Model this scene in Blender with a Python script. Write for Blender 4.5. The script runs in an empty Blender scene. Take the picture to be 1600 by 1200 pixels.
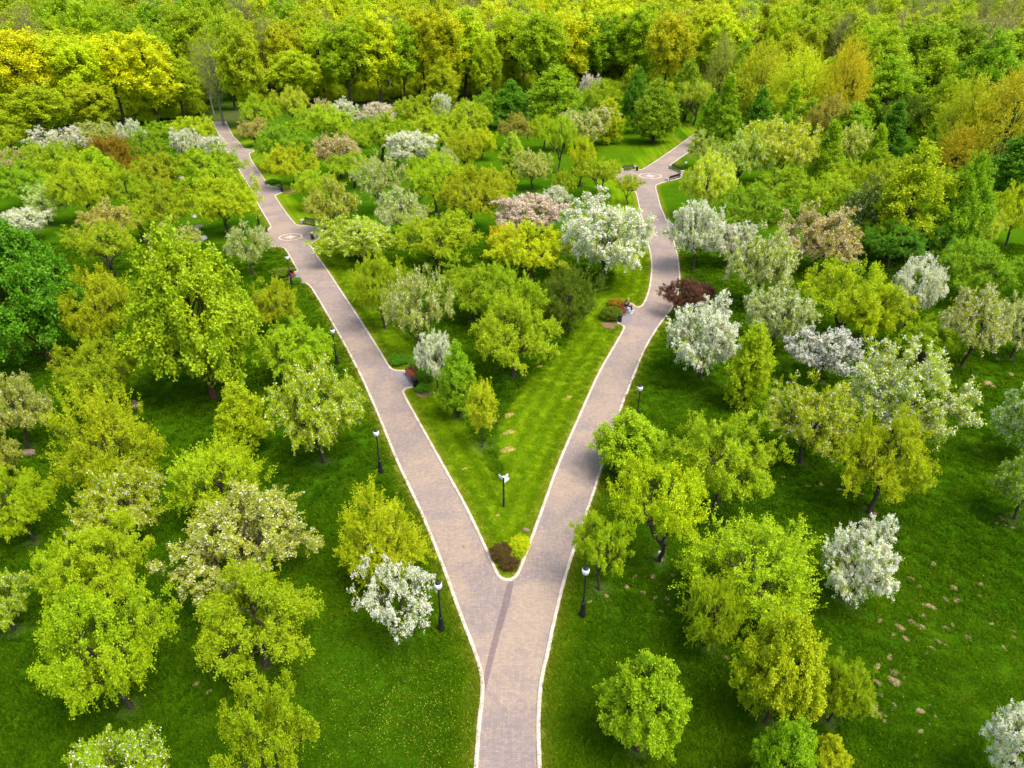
import bpy, bmesh, math, random
import numpy as np
from mathutils import Vector, Matrix
from mathutils.geometry import tessellate_polygon

scene = bpy.context.scene
COL = scene.collection
PI = math.pi
R = math.radians

# ------------------------------------------------------------------ camera, sky, sun, exposure
CAM_H = 30.0
PITCH = 30.0                      # degrees below the horizon
FPX = 1067.0                      # focal length in pixels of the 1600 px wide photograph
cam_d = bpy.data.cameras.new('drone_camera')
cam_d.sensor_width = 36.0
cam_d.lens = 36.0 * FPX / 1600.0
cam_d.clip_start = 0.5
cam_d.clip_end = 6000.0
cam = bpy.data.objects.new('drone_camera', cam_d)
COL.objects.link(cam)
cam.location = (0, 0, CAM_H)
cam.rotation_euler = (R(90 - PITCH), 0, 0)
scene.camera = cam

SUN_EL, SUN_AZ = 64.0, 122.0      # azimuth clockwise from +Y (the view direction)
world = bpy.data.worlds.new("World")
scene.world = world
world.use_nodes = True
wn = world.node_tree
wn.nodes.clear()
wo = wn.nodes.new('ShaderNodeOutputWorld')
wb = wn.nodes.new('ShaderNodeBackground')
ws = wn.nodes.new('ShaderNodeTexSky')
ws.sky_type = 'NISHITA'
ws.sun_disc = False
ws.sun_elevation = R(SUN_EL)
ws.sun_rotation = R(SUN_AZ)
ws.air_density = 1.0
ws.dust_density = 3.0
ws.ozone_density = 1.0
wb.inputs['Strength'].default_value = 0.15
wn.links.new(ws.outputs[0], wb.inputs['Color'])
wn.links.new(wb.outputs[0], wo.inputs['Surface'])

sun_d = bpy.data.lights.new('sun', 'SUN')
sun_d.energy = 2.0
sun_d.angle = R(32)
sun_d.color = (1.0, 0.93, 0.80)
sun = bpy.data.objects.new('sun', sun_d)
COL.objects.link(sun)
sd = Vector((math.sin(R(SUN_AZ)) * math.cos(R(SUN_EL)), math.cos(R(SUN_AZ)) * math.cos(R(SUN_EL)), math.sin(R(SUN_EL))))
sun.rotation_euler = sd.to_track_quat('Z', 'Y').to_euler()
sun.location = sd * 100

vs = scene.view_settings
vs.view_transform = 'Standard'
vs.look = 'None'
vs.exposure = 1.04
vs.gamma = 1.0
vs.use_curve_mapping = False
cy = scene.cycles
cy.max_bounces = 7
cy.diffuse_bounces = 3
cy.transmission_bounces = 4
cy.glossy_bounces = 2
cy.transparent_max_bounces = 8
cy.use_adaptive_sampling = True
cy.adaptive_threshold = 0.02

# ------------------------------------------------------------------ projection helpers
CP, SP = math.cos(R(PITCH)), math.sin(R(PITCH))
def G(px, py):
    """photo pixel -> point on the ground (z = 0)"""
    x, y = (px - 800) / FPX, -(py - 600) / FPX
    d = (x, CP + y * SP, -SP + y * CP)
    t = CAM_H / -d[2]
    return np.array([d[0] * t, d[1] * t])
def proj(p):
    dx, dy, dz = p[0], p[1], p[2] - CAM_H
    dep = dy * CP - dz * SP
    up = dy * SP + dz * CP
    return 800 + dx / dep * FPX, 600 - up / dep * FPX, dep

# ------------------------------------------------------------------ materials
def srgb(r, g, b):
    f = lambda c: (c / 255 / 12.92) if c / 255 <= 0.04045 else ((c / 255 + 0.055) / 1.055) ** 2.4
    return (f(r), f(g), f(b))
class NT:
    def __init__(self, name):
        self.m = bpy.data.materials.new(name)
        self.m.use_nodes = True
        self.t = self.m.node_tree
        self.t.nodes.clear()
        self.out = self.n('ShaderNodeOutputMaterial')
    def n(self, typ, **kw):
        nd = self.t.nodes.new(typ)
        for k, v in kw.items():
            setattr(nd, k, v)
        return nd
    def link(self, a, b):
        self.t.links.new(a, b)
    def noise(self, vec, scale, detail=3, rough=0.5, dist=0.0):
        nd = self.n('ShaderNodeTexNoise')
        nd.inputs['Scale'].default_value = scale
        nd.inputs['Detail'].default_value = detail
        nd.inputs['Roughness'].default_value = rough
        nd.inputs['Distortion'].default_value = dist
        if vec is not None:
            self.link(vec, nd.inputs['Vector'])
        return nd.outputs['Fac']
    def ramp(self, fac, stops):
        nd = self.n('ShaderNodeValToRGB')
        el = nd.color_ramp.elements
        while len(el) < len(stops):
            el.new(0.5)
        for e, (p, c) in zip(el, stops):
            e.position = p
            e.color = (c, c, c, 1) if isinstance(c, (int, float)) else (*c, 1)
        self.link(fac, nd.inputs['Fac'])
        return nd.outputs['Color']
    def mix(self, fac, a, b, blend='MIX'):
        nd = self.n('ShaderNodeMix')
        nd.data_type = 'RGBA'
        nd.blend_type = blend
        for s, v in ((nd.inputs[0], fac), (nd.inputs[6], a), (nd.inputs[7], b)):
            if isinstance(v, (int, float)):
                s.default_value = v
            elif isinstance(v, tuple):
                s.default_value = (*v, 1)
            else:
                self.link(v, s)
        return nd.outputs[2]
    def math(self, op, a, b=None):
        nd = self.n('ShaderNodeMath', operation=op)
        for s, v in zip(nd.inputs, (a, b)):
            if v is None:
                continue
            if isinstance(v, (int, float)):
                s.default_value = v
            else:
                self.link(v, s)
        return nd.outputs[0]
    def bsdf(self, color, rough=0.8, spec=0.3, metal=0.0, bump=None, bstr=0.3, bdist=0.02):
        nd = self.n('ShaderNodeBsdfPrincipled')
        if isinstance(color, tuple):
            nd.inputs['Base Color'].default_value = (*color, 1)
        else:
            self.link(color, nd.inputs['Base Color'])
        nd.inputs['Roughness'].default_value = rough
        nd.inputs['Specular IOR Level'].default_value = spec
        nd.inputs['Metallic'].default_value = metal
        if bump is not None:
            bp = self.n('ShaderNodeBump')
            bp.inputs['Strength'].default_value = bstr
            bp.inputs['Distance'].default_value = bdist
            self.link(bump, bp.inputs['Height'])
            self.link(bp.outputs[0], nd.inputs['Normal'])
        return nd.outputs[0]
    def done(self, sh):
        self.link(sh, self.out.inputs['Surface'])
        return self.m
    def pos(self):
        return self.n('ShaderNodeNewGeometry').outputs['Position']
    def attr(self, name, typ='GEOMETRY'):
        nd = self.n('ShaderNodeAttribute')
        nd.attribute_name = name
        nd.attribute_type = typ
        return nd

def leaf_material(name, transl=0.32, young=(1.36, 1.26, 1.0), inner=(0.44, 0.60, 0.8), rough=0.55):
    t = NT(name)
    tint = t.attr('tint', 'INSTANCER').outputs['Color']
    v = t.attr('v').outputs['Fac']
    base = t.mix(v, inner, young)  # leaves near twig bases darkened to paint in crown shade; tips take young-leaf tone
    col = t.mix(1.0, tint, base, 'MULTIPLY')
    oi = t.n('ShaderNodeObjectInfo').outputs['Random']
    big = t.noise(t.pos(), 0.35, 2)
    hs = t.n('ShaderNodeHueSaturation')
    hs.inputs['Saturation'].default_value = 1.0
    t.link(t.math('ADD', t.math('MULTIPLY', big, 0.03), 0.487), hs.inputs['Hue'])
    t.link(t.math('ADD', t.math('MULTIPLY', oi, 0.16), 0.92), hs.inputs['Value'])
    t.link(col, hs.inputs['Color'])
    c = hs.outputs[0]
    d = t.bsdf(c, rough, 0.25)
    tr = t.n('ShaderNodeBsdfTranslucent')
    t.link(t.mix(1.0, c, (1.12, 1.1, 0.6), 'MULTIPLY'), tr.inputs['Color'])
    mx = t.n('ShaderNodeMixShader')
    mx.inputs[0].default_value = transl
    t.link(d, mx.inputs[1])
    t.link(tr.outputs[0], mx.inputs[2])
    return t.done(mx.outputs[0])

def blossom_material():
    t = NT('blossom_petals')
    v = t.attr('v').outputs['Fac']
    pink = t.attr('pink', 'INSTANCER').outputs['Fac']
    white = t.mix(v, (0.76, 0.74, 0.56), (0.93, 0.90, 0.87))
    pk = t.mix(v, (0.70, 0.50, 0.44), (0.90, 0.74, 0.71))
    c = t.mix(pink, white, pk)
    d = t.bsdf(c, 0.7, 0.1)
    tr = t.n('ShaderNodeBsdfTranslucent')
    t.link(c, tr.inputs['Color'])
    mx = t.n('ShaderNodeMixShader')
    mx.inputs[0].default_value = 0.3
    t.link(d, mx.inputs[1])
    t.link(tr.outputs[0], mx.inputs[2])
    return t.done(mx.outputs[0])

def bark_material(name, a, b):
    t = NT(name)
    p = t.n('ShaderNodeTexCoord').outputs['Object']
    mp = t.n('ShaderNodeMapping')
    mp.inputs['Scale'].default_value = (6, 6, 1.5)
    t.link(p, mp.inputs['Vector'])
    f = t.noise(mp.outputs[0], 3.0, 5, 0.65)
    c = t.ramp(f, [(0.3, a), (0.7, b)])
    return t.done(t.bsdf(c, 0.95, 0.1, bump=f, bstr=0.6, bdist=0.03))

def flat_material(name, c, rough=0.6, spec=0.4, metal=0.0, var=0.12, scale=8):
    t = NT(name)
    f = t.noise(t.n('ShaderNodeTexCoord').outputs['Object'], scale, 4, 0.6)
    lo = tuple(x * (1 - var) for x in c)
    hi = tuple(min(1, x * (1 + var)) for x in c)
    return t.done(t.bsdf(t.ramp(f, [(0.3, lo), (0.7, hi)]), rough, spec, metal, bump=f, bstr=0.1))

def grass_colour(t, flowers=False):
    """colour of the lawn from world position and the mown / edge attributes"""
    p = t.pos()
    big = t.noise(p, 0.045, 3, 0.55)
    mid = t.noise(p, 0.35, 5, 0.65)
    fine = t.noise(p, 3.2, 4, 0.7)
    dark = t.mix(fine, (0.026, 0.092, 0.002), (0.050, 0.135, 0.003))
    lite = t.mix(fine, (0.048, 0.128, 0.002), (0.095, 0.190, 0.004))
    f = t.math('ADD', t.math('MULTIPLY', big, 0.9), t.math('MULTIPLY', mid, 0.75))
    c = t.mix(t.ramp(f, [(0.66, 0.0), (1.02, 1.0)]), dark, lite)
    # yellow-green worn patches
    pat = t.noise(p, 0.16, 4, 0.6, 0.4)
    pf = t.ramp(pat, [(0.57, 0.0), (0.70, 1.0)])
    c = t.mix(t.math('MULTIPLY', pf, t.math('ADD', t.math('MULTIPLY', mid, 0.8), 0.02)), c, (0.135, 0.215, 0.006))
    mow = t.attr('mow').outputs['Fac']
    stripe = t.attr('stripe').outputs['Fac']
    sn = t.math('ADD', t.math('MULTIPLY', stripe, 0.75), t.math('MULTIPLY', mid, 0.55))
    mowc = t.mix(t.ramp(sn, [(0.2, 0.0), (0.95, 1.0)]), (0.105, 0.210, 0.003), (0.205, 0.320, 0.005))
    c = t.mix(t.math('MULTIPLY', mow, 0.95), c, mowc)
    edge = t.attr('edge').outputs['Fac']
    en = t.noise(p, 1.3, 4, 0.7)
    ef = t.math('MULTIPLY', edge, t.ramp(en, [(0.35, 0.1), (0.62, 1.0)]))
    c = t.mix(t.math('MULTIPLY', ef, 0.95), c, (0.27, 0.215, 0.030))
    bare = t.attr('bare').outputs['Fac']
    c = t.mix(bare, c, t.mix(fine, (0.07, 0.065, 0.025), (0.15, 0.12, 0.06)))
    return c, fine, mid

def lawn_material():
    t = NT('lawn')
    c, fine, mid = grass_colour(t)
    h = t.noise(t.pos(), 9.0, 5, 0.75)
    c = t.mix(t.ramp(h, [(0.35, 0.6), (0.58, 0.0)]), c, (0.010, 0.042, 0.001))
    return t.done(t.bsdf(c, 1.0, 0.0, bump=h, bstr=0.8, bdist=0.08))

def tuft_material():
    t = NT('grass_blades')
    tint = t.attr('tint', 'INSTANCER').outputs['Color']
    v = t.attr('v').outputs['Fac']
    c = t.mix(1.0, tint, t.mix(v, (0.7, 0.75, 0.8), (1.35, 1.25, 1.1)), 'MULTIPLY')
    d = t.bsdf(c, 0.9, 0.0)
    tr = t.n('ShaderNodeBsdfTranslucent')
    t.link(c, tr.inputs['Color'])
    mx = t.n('ShaderNodeMixShader')
    mx.inputs[0].default_value = 0.35
    t.link(d, mx.inputs[1])
    t.link(tr.outputs[0], mx.inputs[2])
    return t.done(mx.outputs[0])

def paving_material(name, warm, mauve, dusty=1.0):
    t = NT(name)
    uv = t.n('ShaderNodeTexCoord').outputs['UV']
    p = t.pos()
    b = t.n('ShaderNodeTexBrick')
    b.offset = 0.5
    b.inputs['Scale'].default_value = 1.0
    b.inputs['Mortar Size'].default_value = 0.006
    b.inputs['Mortar Smooth'].default_value = 0.3
    b.inputs['Brick Width'].default_value = 0.22
    b.inputs['Row Height'].default_value = 0.11
    b.inputs['Color1'].default_value = (0.2, 0.2, 0.2, 1)
    b.inputs['Color2'].default_value = (0.8, 0.8, 0.8, 1)
    b.inputs['Mortar'].default_value = (0.0, 0.0, 0.0, 1)
    t.link(uv, b.inputs['Vector'])
    blot = t.noise(p, 0.30, 6, 0.62, 0.6)
    c = t.mix(t.ramp(blot, [(0.43, 0.0), (0.58, 1.0)]), mauve, warm)
    big = t.noise(p, 0.07, 3, 0.5)
    c = t.mix(t.ramp(big, [(0.35, 0.35), (0.65, 0.0)]), c, tuple(x * 0.8 for x in mauve))
    mp = t.n('ShaderNodeMapping')
    mp.inputs['Scale'].default_value = (7.0, 0.9, 1)
    t.link(uv, mp.inputs['Vector'])
    streak = t.noise(mp.outputs[0], 1.0, 5, 0.75)
    c = t.mix(t.ramp(streak, [(0.50, 0.0), (0.75, 0.5 * dusty)]), c, (0.48, 0.35, 0.21))
    sp = t.noise(p, 5.0, 4, 0.8)
    c = t.mix(t.ramp(sp, [(0.54, 0.0), (0.72, 0.5 * dusty)]), c, (0.52, 0.40, 0.27))
    c = t.mix(t.ramp(t.noise(p, 7.5, 3, 0.7), [(0.3, 0.35), (0.45, 0.0)]), c, (0.22, 0.16, 0.15))
    c = t.mix(0.22, c, b.outputs['Color'], 'SOFT_LIGHT')
    c = t.mix(t.math('MULTIPLY', b.outputs['Fac'], 0.35), c, (0.15, 0.11, 0.09))
    return t.done(t.bsdf(c, 0.85, 0.25, bump=b.outputs['Fac'], bstr=-0.25, bdist=0.01))

def kerb_material():
    t = NT('pale_kerb_concrete')
    uv = t.n('ShaderNodeTexCoord').outputs['UV']
    sx = t.n('ShaderNodeSeparateXYZ')
    t.link(uv, sx.inputs[0])
    fr = t.math('FRACT', sx.outputs[0])
    j = t.math('LESS_THAN', fr, 0.018)
    f = t.noise(t.pos(), 2.0, 5, 0.65)
    c = t.ramp(f, [(0.35, (0.40, 0.34, 0.25)), (0.62, (0.60, 0.53, 0.44))])
    f2 = t.noise(t.pos(), 0.5, 3, 0.6)
    c = t.mix(t.ramp(f2, [(0.5, 0.0), (0.75, 0.45)]), c, (0.62, 0.52, 0.34))
    c = t.mix(t.math('MULTIPLY', j, 0.7), c, (0.2, 0.17, 0.13))
    return t.done(t.bsdf(c, 0.85, 0.2, bump=f, bstr=0.15))

M = {}
M['leaf'] = leaf_material('leaves')
M['blossom'] = blossom_material()
M['bark'] = bark_material('apple_bark', (0.030, 0.022, 0.017), (0.105, 0.080, 0.060))
M['bark_red'] = bark_material('reddish_bark', (0.07, 0.035, 0.02), (0.16, 0.085, 0.05))
M['bark_grey'] = bark_material('grey_bark', (0.10, 0.09, 0.075), (0.24, 0.22, 0.19))
M['lime'] = flat_material('limewash', (0.42, 0.40, 0.36), 0.95, 0.1)
M['lawn'] = lawn_material()
M['tuft'] = tuft_material()
M['paving'] = paving_material('clay_pavers', (0.345, 0.262, 0.198), (0.250, 0.200, 0.185))
M['paving_dark'] = paving_material('mauve_pavers', (0.215, 0.15, 0.14), (0.18, 0.13, 0.13), 0.15)
M['paving_grey'] = paving_material('grey_pavers', (0.265, 0.235, 0.225), (0.22, 0.20, 0.21), 0.3)
M['ring'] = paving_material('pale_ring_pavers', (0.66, 0.52, 0.42), (0.60, 0.47, 0.40), 0.1)
M['disc'] = paving_material('brown_disc_pavers', (0.34, 0.24, 0.17), (0.28, 0.20, 0.15), 0.3)
M['kerb'] = kerb_material()
M['black'] = flat_material('black_cast_iron', (0.012, 0.012, 0.014), 0.45, 0.5)
M['lamp_glass'] = flat_material('milky_glass', (0.80, 0.82, 0.84), 0.25, 0.5, var=0.02)
M['sign_white'] = flat_material('white_sign_paint', (0.82, 0.81, 0.80), 0.5, 0.4, var=0.03)
M['redwood'] = flat_material('red_brown_wood', (0.17, 0.028, 0.018), 0.5, 0.4, var=0.3)
M['darkwood'] = flat_material('dark_brown_wood', (0.035, 0.022, 0.020), 0.6, 0.4, var=0.3)
M['stone'] = flat_material('pale_stone_block', (0.50, 0.46, 0.40), 0.9, 0.2)
M['rock'] = flat_material('granite_rock', (0.30, 0.26, 0.23), 0.9, 0.2, var=0.35, scale=2.5)
M['rock_brown'] = flat_material('brown_rock', (0.24, 0.16, 0.12), 0.9, 0.2, var=0.35, scale=2.5)
M['rock_pale'] = flat_material('pale_grey_rock', (0.46, 0.47, 0.48), 0.9, 0.2, var=0.3, scale=2.5)
M['soil'] = flat_material('sandy_soil', (0.29, 0.205, 0.105), 0.95, 0.1, var=0.35, scale=9)
M['mulch'] = flat_material('brown_mulch', (0.20, 0.12, 0.07), 0.95, 0.1, var=0.35, scale=12)
M['straw'] = flat_material('dry_grass', (0.27, 0.22, 0.05), 0.95, 0.1, var=0.6, scale=5)
M['dandelion'] = flat_material('dandelion_heads', (0.62, 0.58, 0.06), 0.8, 0.2, var=0.2)
M['skin'] = flat_material('skin', (0.52, 0.32, 0.22), 0.6, 0.3, var=0.05)
M['navy'] = flat_material('navy_cloth', (0.010, 0.012, 0.032), 0.85, 0.2)
M['dark_cloth'] = flat_material('charcoal_cloth', (0.020, 0.016, 0.022), 0.85, 0.2)
M['jeans'] = flat_material('light_denim', (0.42, 0.50, 0.60), 0.85, 0.2)
M['white_cloth'] = flat_material('white_cloth', (0.78, 0.78, 0.80), 0.8, 0.2, var=0.03)
M['blond'] = flat_material('blond_hair', (0.50, 0.38, 0.18), 0.7, 0.3)
M['brown_hair'] = flat_material('dark_hair', (0.022, 0.015, 0.010), 0.6, 0.3)

# ------------------------------------------------------------------ mesh helpers
def fast_mesh(name, verts, faces, mats, attrs=None, mat_idx=None, smooth=False, uv=None):
    """faces: (n,k) int array, all of the same size"""
    verts = np.asarray(verts, dtype=np.float32)
    faces = np.asarray(faces, dtype=np.int32)
    me = bpy.data.meshes.new(name)
    n, k = faces.shape
    me.vertices.add(len(verts))
    me.vertices.foreach_set('co', verts.ravel())
    me.loops.add(n * k)
    me.loops.foreach_set('vertex_index', faces.ravel())
    me.polygons.add(n)
    me.polygons.foreach_set('loop_start', np.arange(0, n * k, k, dtype=np.int32))
    if mat_idx is not None:
        me.polygons.foreach_set('material_index', np.asarray(mat_idx, dtype=np.int32))
    me.update(calc_edges=True)
    for m in mats:
        me.materials.append(m)
    if attrs:
        for an, av in attrs.items():
            dom = 'FACE' if len(av) == n and len(av) != len(verts) else 'POINT'
            a = me.attributes.new(an, 'FLOAT', dom)
            a.data.foreach_set('value', np.asarray(av, dtype=np.float32))
    if uv is not None:
        l = me.uv_layers.new(name='UVMap')
        l.data.foreach_set('uv', np.asarray(uv, dtype=np.float32).ravel())
    if smooth:
        me.polygons.foreach_set('use_smooth', np.ones(n, dtype=bool))
    return me

def put(name, me, parent=None, loc=(0, 0, 0), rz=0.0, kind=None, label=None, cat=None, group=None):
    o = bpy.data.objects.new(name, me)
    COL.objects.link(o)
    o.location = loc
    o.rotation_euler = (0, 0, rz)
    if parent is not None:
        o.parent = parent
    tag(o, label, cat, group, kind)
    return o

def tag(o, label=None, cat=None, group=None, kind=None):
    for k, v in (('label', label), ('category', cat), ('group', group), ('kind', kind)):
        if v:
            o[k] = v
    return o

def copy_thing(o, label=None, group=None, parent=None):
    c = o.copy()
    COL.objects.link(c)
    if parent is not None:
        c.parent = parent
    for ch in list(o.children):
        copy_thing(ch, parent=c)
    if label:
        c['label'] = label
    if group:
        c['group'] = group
    return c

class MB:
    """collects simple solids into one mesh"""
    def __init__(self):
        self.bm = bmesh.new()
    def box(self, c, s, rz=0.0, rot=None, bevel=0.0):
        m = Matrix.Translation(c) @ (rot.to_4x4() if rot is not None else Matrix.Rotation(rz, 4, 'Z')) @ Matrix.Diagonal((*s, 1))
        r = bmesh.ops.create_cube(self.bm, size=1.0, matrix=m)
        if bevel:
            es = list({e for v in r['verts'] for e in v.link_edges})
            bmesh.ops.bevel(self.bm, geom=es, offset=bevel, segments=2, affect='EDGES', profile=0.6)
        return self
    def lathe(self, prof, seg=16, c=(0, 0, 0)):
        rings = []
        for r, z in prof:
            rings.append([self.bm.verts.new((c[0] + r * math.cos(2 * PI * i / seg), c[1] + r * math.sin(2 * PI * i / seg), c[2] + z)) for i in range(seg)])
        for a, b in zip(rings, rings[1:]):
            for i in range(seg):
                f = self.bm.faces.new((a[i], a[(i + 1) % seg], b[(i + 1) % seg], b[i]))
                f.smooth = True
        self.bm.faces.new(rings[0][::-1])
        self.bm.faces.new(rings[-1])
        return self
    def tube(self, pts, rads, seg=8):
        pts = [Vector(p) for p in pts]
        rings = []
        for i, p in enumerate(pts):
            d = (pts[min(i + 1, len(pts) - 1)] - pts[max(i - 1, 0)]).normalized()
            a = d.orthogonal().normalized()
            b = d.cross(a)
            rings.append([self.bm.verts.new(p + (a * math.cos(2 * PI * k / seg) + b * math.sin(2 * PI * k / seg)) * rads[i]) for k in range(seg)])
        # align rings
        for i in range(1, len(rings)):
            best = min(range(seg), key=lambda s: (rings[i][s].co - rings[i - 1][0].co).length)
            rings[i] = rings[i][best:] + rings[i][:best]
        for a, b in zip(rings, rings[1:]):
            for k in range(seg):
                f = self.bm.faces.new((a[k], a[(k + 1) % seg], b[(k + 1) % seg], b[k]))
                f.smooth = True
        self.bm.faces.new(rings[0][::-1])
        self.bm.faces.new(rings[-1])
        return self
    def mesh(self, name, mat):
        bmesh.ops.recalc_face_normals(self.bm, faces=self.bm.faces[:])
        me = bpy.data.meshes.new(name)
        self.bm.to_mesh(me)
        self.bm.free()
        me.materials.append(mat)
        return me
    def build(self, name, mat, parent=None, **kw):
        return put(name, self.mesh(name, mat), parent, **kw)

def empty(name, loc, rz=0.0, **kw):
    o = bpy.data.objects.new(name, None)
    COL.objects.link(o)
    o.empty_display_size = 0.5
    o.location = (loc[0], loc[1], loc[2] if len(loc) > 2 else 0.0)
    o.rotation_euler = (0, 0, rz)
    tag(o, **kw)
    return o

# ------------------------------------------------------------------ path outline (traced where the paving meets the kerb)
def chaikin(P, it=2, keep_ends=True):
    P = np.asarray(P, float)
    for _ in range(it):
        Q = [P[0]]
        for a, b in zip(P[:-1], P[1:]):
            Q += [a * .78 + b * .22, a * .22 + b * .78]
        Q.append(P[-1])
        P = np.array(Q)
    return P
def resample(P, step):
    P = np.asarray(P, float)
    seg = np.linalg.norm(np.diff(P, axis=0), axis=1)
    s = np.concatenate([[0], np.cumsum(seg)])
    n = max(2, int(s[-1] / step) + 1)
    t = np.linspace(0, s[-1], n)
    return np.stack([np.interp(t, s, P[:, 0]), np.interp(t, s, P[:, 1])], 1)

LEFT_EDGE = [(737, 1420), (741, 1300), (747, 1200), (752, 1126), (756, 1100), (757.5, 1072), (755.5, 1054), (749, 1030), (739, 1002), (722, 960),
             (695, 884), (661, 800), (624, 724), (594, 650), (567, 589), (553, 562), (533, 525), (489, 450), (481, 443), (474, 441.5), (463, 442.5),
             (456, 443), (452, 427), (459, 426), (466, 424.5), (465.5, 421), (456, 404), (448, 390), (443, 386.5), (431, 386), (414, 383),
             (402, 372), (408, 364), (420, 359.5), (425, 354), (422, 349), (402, 316), (398, 304), (376, 268), (355, 236), (340, 205), (332, 190)]
MID_EDGE = [(352, 190), (362, 211), (368, 218), (376, 226), (379, 233), (392, 233.5), (398, 236), (385, 241), (417.5, 288.5), (422, 292.5), (436, 293.5),
            (442, 300), (429, 305), (429, 308), (443, 329), (459, 350), (466, 353.5), (474, 352.5), (500, 356.5), (507, 362), (498, 372), (486, 380.5), (483, 383), (493, 399),
            (508.5, 420), (528, 450.6), (553, 488), (572, 518), (589, 545), (607, 575.5), (614, 580), (629.6, 580.5), (640, 581), (652, 603), (634, 606), (628, 610), (627.5, 615),
            (652.5, 660), (689.5, 727), (730, 800), (770, 888), (775, 900), (783, 907), (794, 909.5), (804, 906.5), (811, 899), (816.5, 886), (848.5, 800), (870, 737.5),
            (886.5, 697), (913.5, 636), (937.5, 582), (961, 542), (977.5, 513), (975, 508.5), (966, 505.5), (966, 497), (985, 472), (992, 482), (1004, 480), (1010, 470), (1016.5, 450.6), (1020, 420),
            (1018.5, 400), (1010, 364.5), (999.6, 324), (995, 300), (984, 291), (966, 284), (962, 272), (985, 264.5), (1000, 266.5), (1008, 263.5), (1036, 245), (1064, 225), (1085, 210), (1110, 195)]
RIGHT_EDGE = [(1135, 200), (1110, 216), (1075, 238), (1046.5, 257.5), (1040, 264.5), (1050, 266), (1066, 273), (1062, 279), (1036, 284.5), (1024, 289), (1023, 294), (1027, 307.5), (1030, 322), (1037, 337), (1040, 347),
              (1052, 351), (1056, 372), (1050, 372.5), (1052, 381), (1058, 402), (1060.5, 427), (1060, 445), (1056, 465), (1047, 484), (1030, 504.6), (1006, 542), (986, 592), (962.5, 650), (951, 688), (938.5, 727.7),
              (918.5, 788), (914, 800), (880.5, 898), (861.5, 975.5), (853, 1019), (845, 1050), (841.5, 1072), (838.5, 1106), (837.5, 1140), (839.5, 1200), (842, 1300), (845, 1420)]
EDGES = []
for E in (LEFT_EDGE, MID_EDGE, RIGHT_EDGE):
    EDGES.append(resample(chaikin([G(*p) for p in E], 2), 0.35))
path_poly = np.concatenate(EDGES)

def poly_mesh(name, P, z, mat, uvscale=1.0):
    tris = tessellate_polygon([[Vector((p[0], p[1], 0)) for p in P]])
    V = np.column_stack([P, np.full(len(P), z)])
    F = np.array(tris)
    a, b, c = V[F[:, 0]], V[F[:, 1]], V[F[:, 2]]
    nz = (b[:, 0] - a[:, 0]) * (c[:, 1] - a[:, 1]) - (b[:, 1] - a[:, 1]) * (c[:, 0] - a[:, 0])
    F[nz < 0] = F[nz < 0][:, ::-1]
    uv = V[F.ravel()][:, :2] * uvscale
    return fast_mesh(name, V, F, [mat], uv=uv)
Z_PATH = 0.02
put('paved_path', poly_mesh('paved_path', path_poly, Z_PATH, M['paving']), kind='structure')

def in_poly(P, poly):
    x, y = P[:, 0], P[:, 1]
    inside = np.zeros(len(P), bool)
    x0, y0 = poly[:, 0], poly[:, 1]
    x1, y1 = np.roll(x0, -1), np.roll(y0, -1)
    for a, b, c, d in zip(x0, y0, x1, y1):
        if b == d:
            continue
        cond = (b > y) != (d > y)
        xi = a + (y - b) * (c - a) / (d - b)
        inside ^= cond & (x < xi)
    return inside
def dist_to(P, L):
    """distance from points to a polyline's vertices (dense)"""
    out = np.full(len(P), 1e9)
    idx = np.zeros(len(P), int)
    for s in range(0, len(P), 4000):
        d = np.linalg.norm(P[s:s + 4000, None, :] - L[None, :, :], axis=2)
        idx[s:s + 4000] = d.argmin(1)
        out[s:s + 4000] = d.min(1)
    return out, idx

def kerb_mesh(L, side, w=0.26, h=0.075):
    d = np.gradient(L, axis=0)
    d /= np.linalg.norm(d, axis=1)[:, None] + 1e-9
    nrm = np.column_stack([-d[:, 1], d[:, 0]]) * side
    # limit the offset in tight inner bends by smoothing the normals
    for _ in range(2):
        nrm[1:-1] = (nrm[:-2] + nrm[1:-1] * 2 + nrm[2:]) / 4
    nrm /= np.linalg.norm(nrm, axis=1)[:, None]
    prof = [(0.0, -0.02), (0.0, h - 0.012), (0.012, h), (w - 0.012, h), (w, h - 0.012), (w, -0.02)]
    n, k = len(L), len(prof)
    V = np.zeros((n, k, 3))
    for j, (o, z) in enumerate(prof):
        V[:, j, :2] = L + nrm * o
        V[:, j, 2] = z
    s = np.concatenate([[0], np.cumsum(np.linalg.norm(np.diff(L, axis=0), axis=1))])
    F, UV = [], []
    for j in range(k - 1):
        i = np.arange(n - 1)
        F.append(np.column_stack([i * k + j, (i + 1) * k + j, (i + 1) * k + j + 1, i * k + j + 1]))
        u0, u1 = s[:-1], s[1:]
        UV.append(np.stack([np.column_stack([u0, 0 * u0 + j]), np.column_stack([u1, 0 * u0 + j]), np.column_stack([u1, 0 * u0 + j + 1]), np.column_stack([u0, 0 * u0 + j + 1])], 1))
    F = np.concatenate(F)
    UV = np.concatenate(UV).reshape(-1, 2)
    if side < 0:
        pass
    else:
        F = F[:, ::-1]
        UV = UV.reshape(-1, 4, 2)[:, ::-1].reshape(-1, 2)
    return fast_mesh('kerb', V.reshape(-1, 3), F, [M['kerb']], uv=UV)
for L, s, wd in ((EDGES[0], 1, 0.20), (EDGES[1], 1, 0.20), (EDGES[2], 1, 0.20)):
    put('kerb', kerb_mesh(L, s, wd), kind='structure')

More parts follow.
